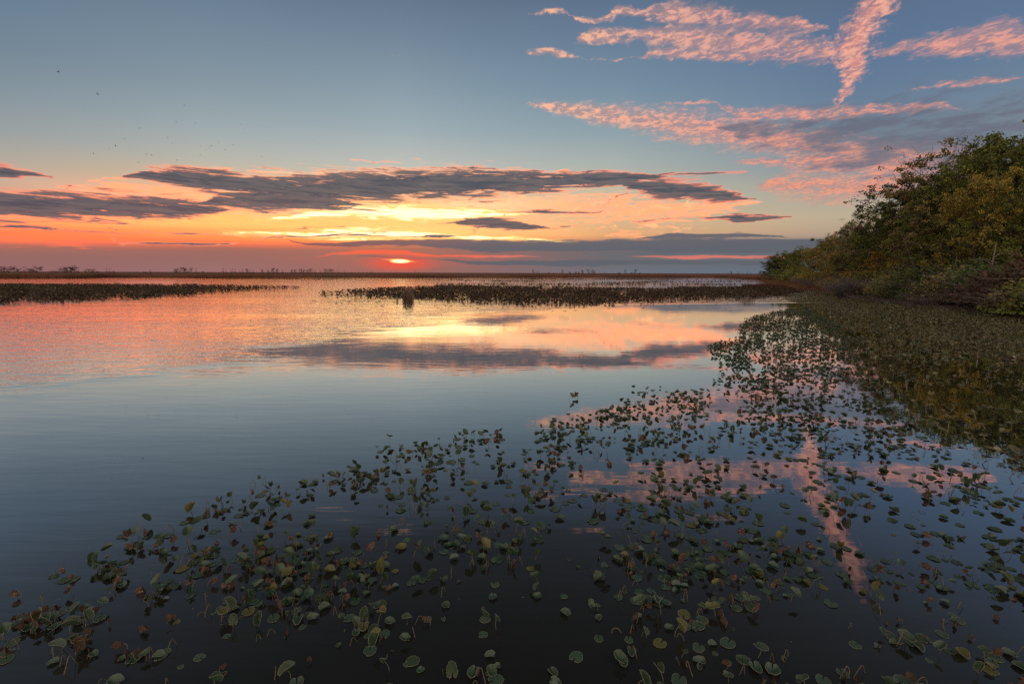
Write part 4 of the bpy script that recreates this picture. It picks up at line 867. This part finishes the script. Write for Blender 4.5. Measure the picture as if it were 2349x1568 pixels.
for i in LAB:
    if len(LAB[i].split()) > 16: LAB[i] = LAB[i].replace('rust brown', 'rusty').replace('dark green', 'green').replace('shrivelled', 'dry').replace('above the bottom edge', 'above bottom edge')
    if len(LAB[i].split()) > 16: LAB[i] = LAB[i].replace('halfway down patch', 'halfway down').replace('at the', 'at').replace('in the', 'in')
MESH = {}
def blade_mesh(k, v, m):
    key = ('b', k, v, m)
    if key not in MESH:
        V, Fq, _ = KINDS[k][v]; mb_ = MB(); mb_.add(V, Fq)
        nr = 14 if k == 'withered' else 16
        rim = V[-nr:]; 
        if k != 'withered': mb_.tube(rim, np.full(nr, .02), 3, 1)
        o = mb_.build('blade', [PAD[m], PAD[5 if m != 3 else 3]]); MESH[key] = o.data; bpy.data.objects.remove(o)
    return MESH[key]
def stalk_mesh(k, v):
    key = ('s', k, v)
    if key not in MESH:
        st = KINDS[k][v][2]; mb_ = MB(); mb_.tube(st, np.full(len(st), .06), 6); o = mb_.build('stalk', PAD[4]); MESH[key] = o.data; bpy.data.objects.remove(o)
    return MESH[key]
KV = {k: len(v) for k, v in KINDS.items()}
for i in sel_idx:
    k = kn[i]; v = int(var[i]) % KV[k]; m = int(mt[i])
    lab = LAB[i]; loc = (p0[i][0], p0[i][1], 0.0)
    s_ = float(size[i])
    if k in ('pad', 'cup'):
        o = bpy.data.objects.new(NAME[k], blade_mesh(k, v, m)); COL.objects.link(o)
    elif k in ('stem', 'curl'):
        o = bpy.data.objects.new(NAME[k], stalk_mesh(k, v)); COL.objects.link(o)
    else:
        o = empty(NAME[k]); a = bpy.data.objects.new('blade', blade_mesh(k, v, m)); b = bpy.data.objects.new('stalk', stalk_mesh(k, v))
        for c in (a, b): COL.objects.link(c); c.parent = o
    o.location = loc; o.scale = (s_, s_, s_); o.rotation_euler.z = float(yaw[i]); tag(o, lab, CAT[k], 'water lily leaves in the near patch' if k not in ('stem', 'curl') else 'bare stems in the near patch')
# the rest of the patch as one uncountable mass
rest = np.setdiff1d(np.arange(len(p0)), sel_idx); mb = MB()
cz, sz_ = np.cos(yaw), np.sin(yaw); RZ = np.stack([np.stack([cz, -sz_, 0 * cz], -1), np.stack([sz_, cz, 0 * cz], -1), np.stack([0 * cz, 0 * cz, 0 * cz + 1], -1)], 1)
for k in kinds:
    for v in range(KV[k]):
        s_ = rest[(kn[rest] == k) & (var[rest] % KV[k] == v)]
        if not len(s_): continue
        pos = np.column_stack([p0[s_], np.zeros(len(s_))]); V, Fq, st = KINDS[k][v]
        if V is not None:
            mb.add(*merge((V, Fq), pos, RZ[s_], size[s_], mt[s_]))
        if st is not None:
            tb = MB(); tb.tube(st, np.full(len(st), .05), 4); mb.add(*merge((tb.V[0], tb.F[0][0]), pos, RZ[s_], size[s_], np.full(len(s_), 4)))
tag(mb.build('lily_patch', PAD), 'scattered water lily leaves and stems receding toward the right shore', 'water plants', kind='stuff')
print('leaves', len(p0), 'individual', len(sel_idx), 'lowest kept y', py0[sel_idx[-1]])

# specks of drifting debris
n = 900; pd = np.column_stack([rng.uniform(-14, 16, n), rng.uniform(4.2, 26, n)]); tv = np.array([[-.5, 0, 0], [0, .18, .1], [.5, .05, 0], [0, -.2, .05]])
mb = MB(); mb.add(*merge((tv, np.array([(0, 1, 2), (0, 2, 3)])), np.column_stack([pd, np.full(n, .006)]), rot_rand(n, .1), rng.uniform(.008, .03, n), rng.choice([3, 4, 5], n)))
tag(mb.build('floating_debris', PAD), 'small specks of leaf and stem drifting on the water', 'debris', kind='stuff')

# ------------------------------------------------------------------ birds
bm_ = material('bird_feathers', (.03, .03, .035), (.05, .05, .05), 3, .7, .2)
def bird_mesh(flap):
    b = MB(); s = np.linspace(0, 1, 7)[:, None]
    b.tube(np.array([-.3, 0, 0]) + np.array([.62, 0, 0]) * s, [.01, .05, .075, .08, .06, .04, .008], 6)
    for sg in (-1, 1):
        V = [[.12, 0, .02], [-.1, 0, .02], [-.08, sg * .35, .02 + flap * .35], [.14, sg * .35, .03 + flap * .35], [-.1, sg * .7, flap * .45], [.03, sg * .72, flap * .45],
             [.12, 0, .0], [-.1, 0, .0], [-.08, sg * .35, flap * .35], [.14, sg * .35, flap * .35], [-.1, sg * .7, flap * .45 - .01], [.03, sg * .72, flap * .45 - .01]]
        b.add(V, [(0, 1, 2, 3), (3, 2, 4, 5), (9, 8, 7, 6), (11, 10, 8, 9)])
    b.add([[-.28, 0, 0], [-.48, .09, 0], [-.48, -.09, 0], [-.3, 0, -.02]], [(0, 1, 2), (3, 2, 1)])
    o = b.build('bird', bm_); d_ = o.data; bpy.data.objects.remove(o); return d_
BM = [bird_mesh(f) for f in (.5, -.15, .15)]
bl = [(267,331,1.5),(447,430,1.4),(846,484,1.1),(808,561,.8),(897,564,.9),(528,577,.5),(639,589,.7),(1108,572,.9),(1123,590,.6),(571,636,.7),(770,631,.8),(789,657,.7),(531,670,1),(502,682,.6),(429,704,.8),(920,671,.6),(1003,652,.7),(971,669,.9),(963,678,.6),(1069,665,.8),(1032,687,.5),(671,709,.9),(696,711,.9),(833,704,.7),(918,710,.7),(635,744,.9),(812,735,.9),(1201,719,.8),(1440,648,.6),(1463,629,.4),(1175,896,.7)]
blab = {0: 'largest bird, alone at the top left of the flock', 1: 'second bird from the top left of the flock', 2: 'bird flying alone above the middle of the flock', 27: 'lone bird low at the right of the flock', 28: 'bird far right of the flock, lower of two', 29: 'bird far right of the flock, upper of two', 30: 'bird crossing the dark cloud below the flock'}
for i, (zx, zy, s_) in enumerate(bl):
    px, py = zx / 2349 * 1250 * .9396, zy / 2349 * 1250 * .9396
    d = ray(px, py); t = 150 / d[1]; o = bpy.data.objects.new('bird', BM[i % 3]); COL.objects.link(o)
    o.location = (d[0] * t, 150, EYE + d[2] * t); o.scale = [s_ * .7] * 3; o.rotation_euler = (random.uniform(-.5, .5) + .35, random.uniform(-.2, .2), random.uniform(0, .9) + R(60) * (i % 2))
    tag(o, blab.get(i, 'tiny dark bird in the loose flock over the left part of the lake'), 'bird', 'birds of the loose flock' if i in blab else 'tiny dark birds in the loose flock over the left part of the lake')
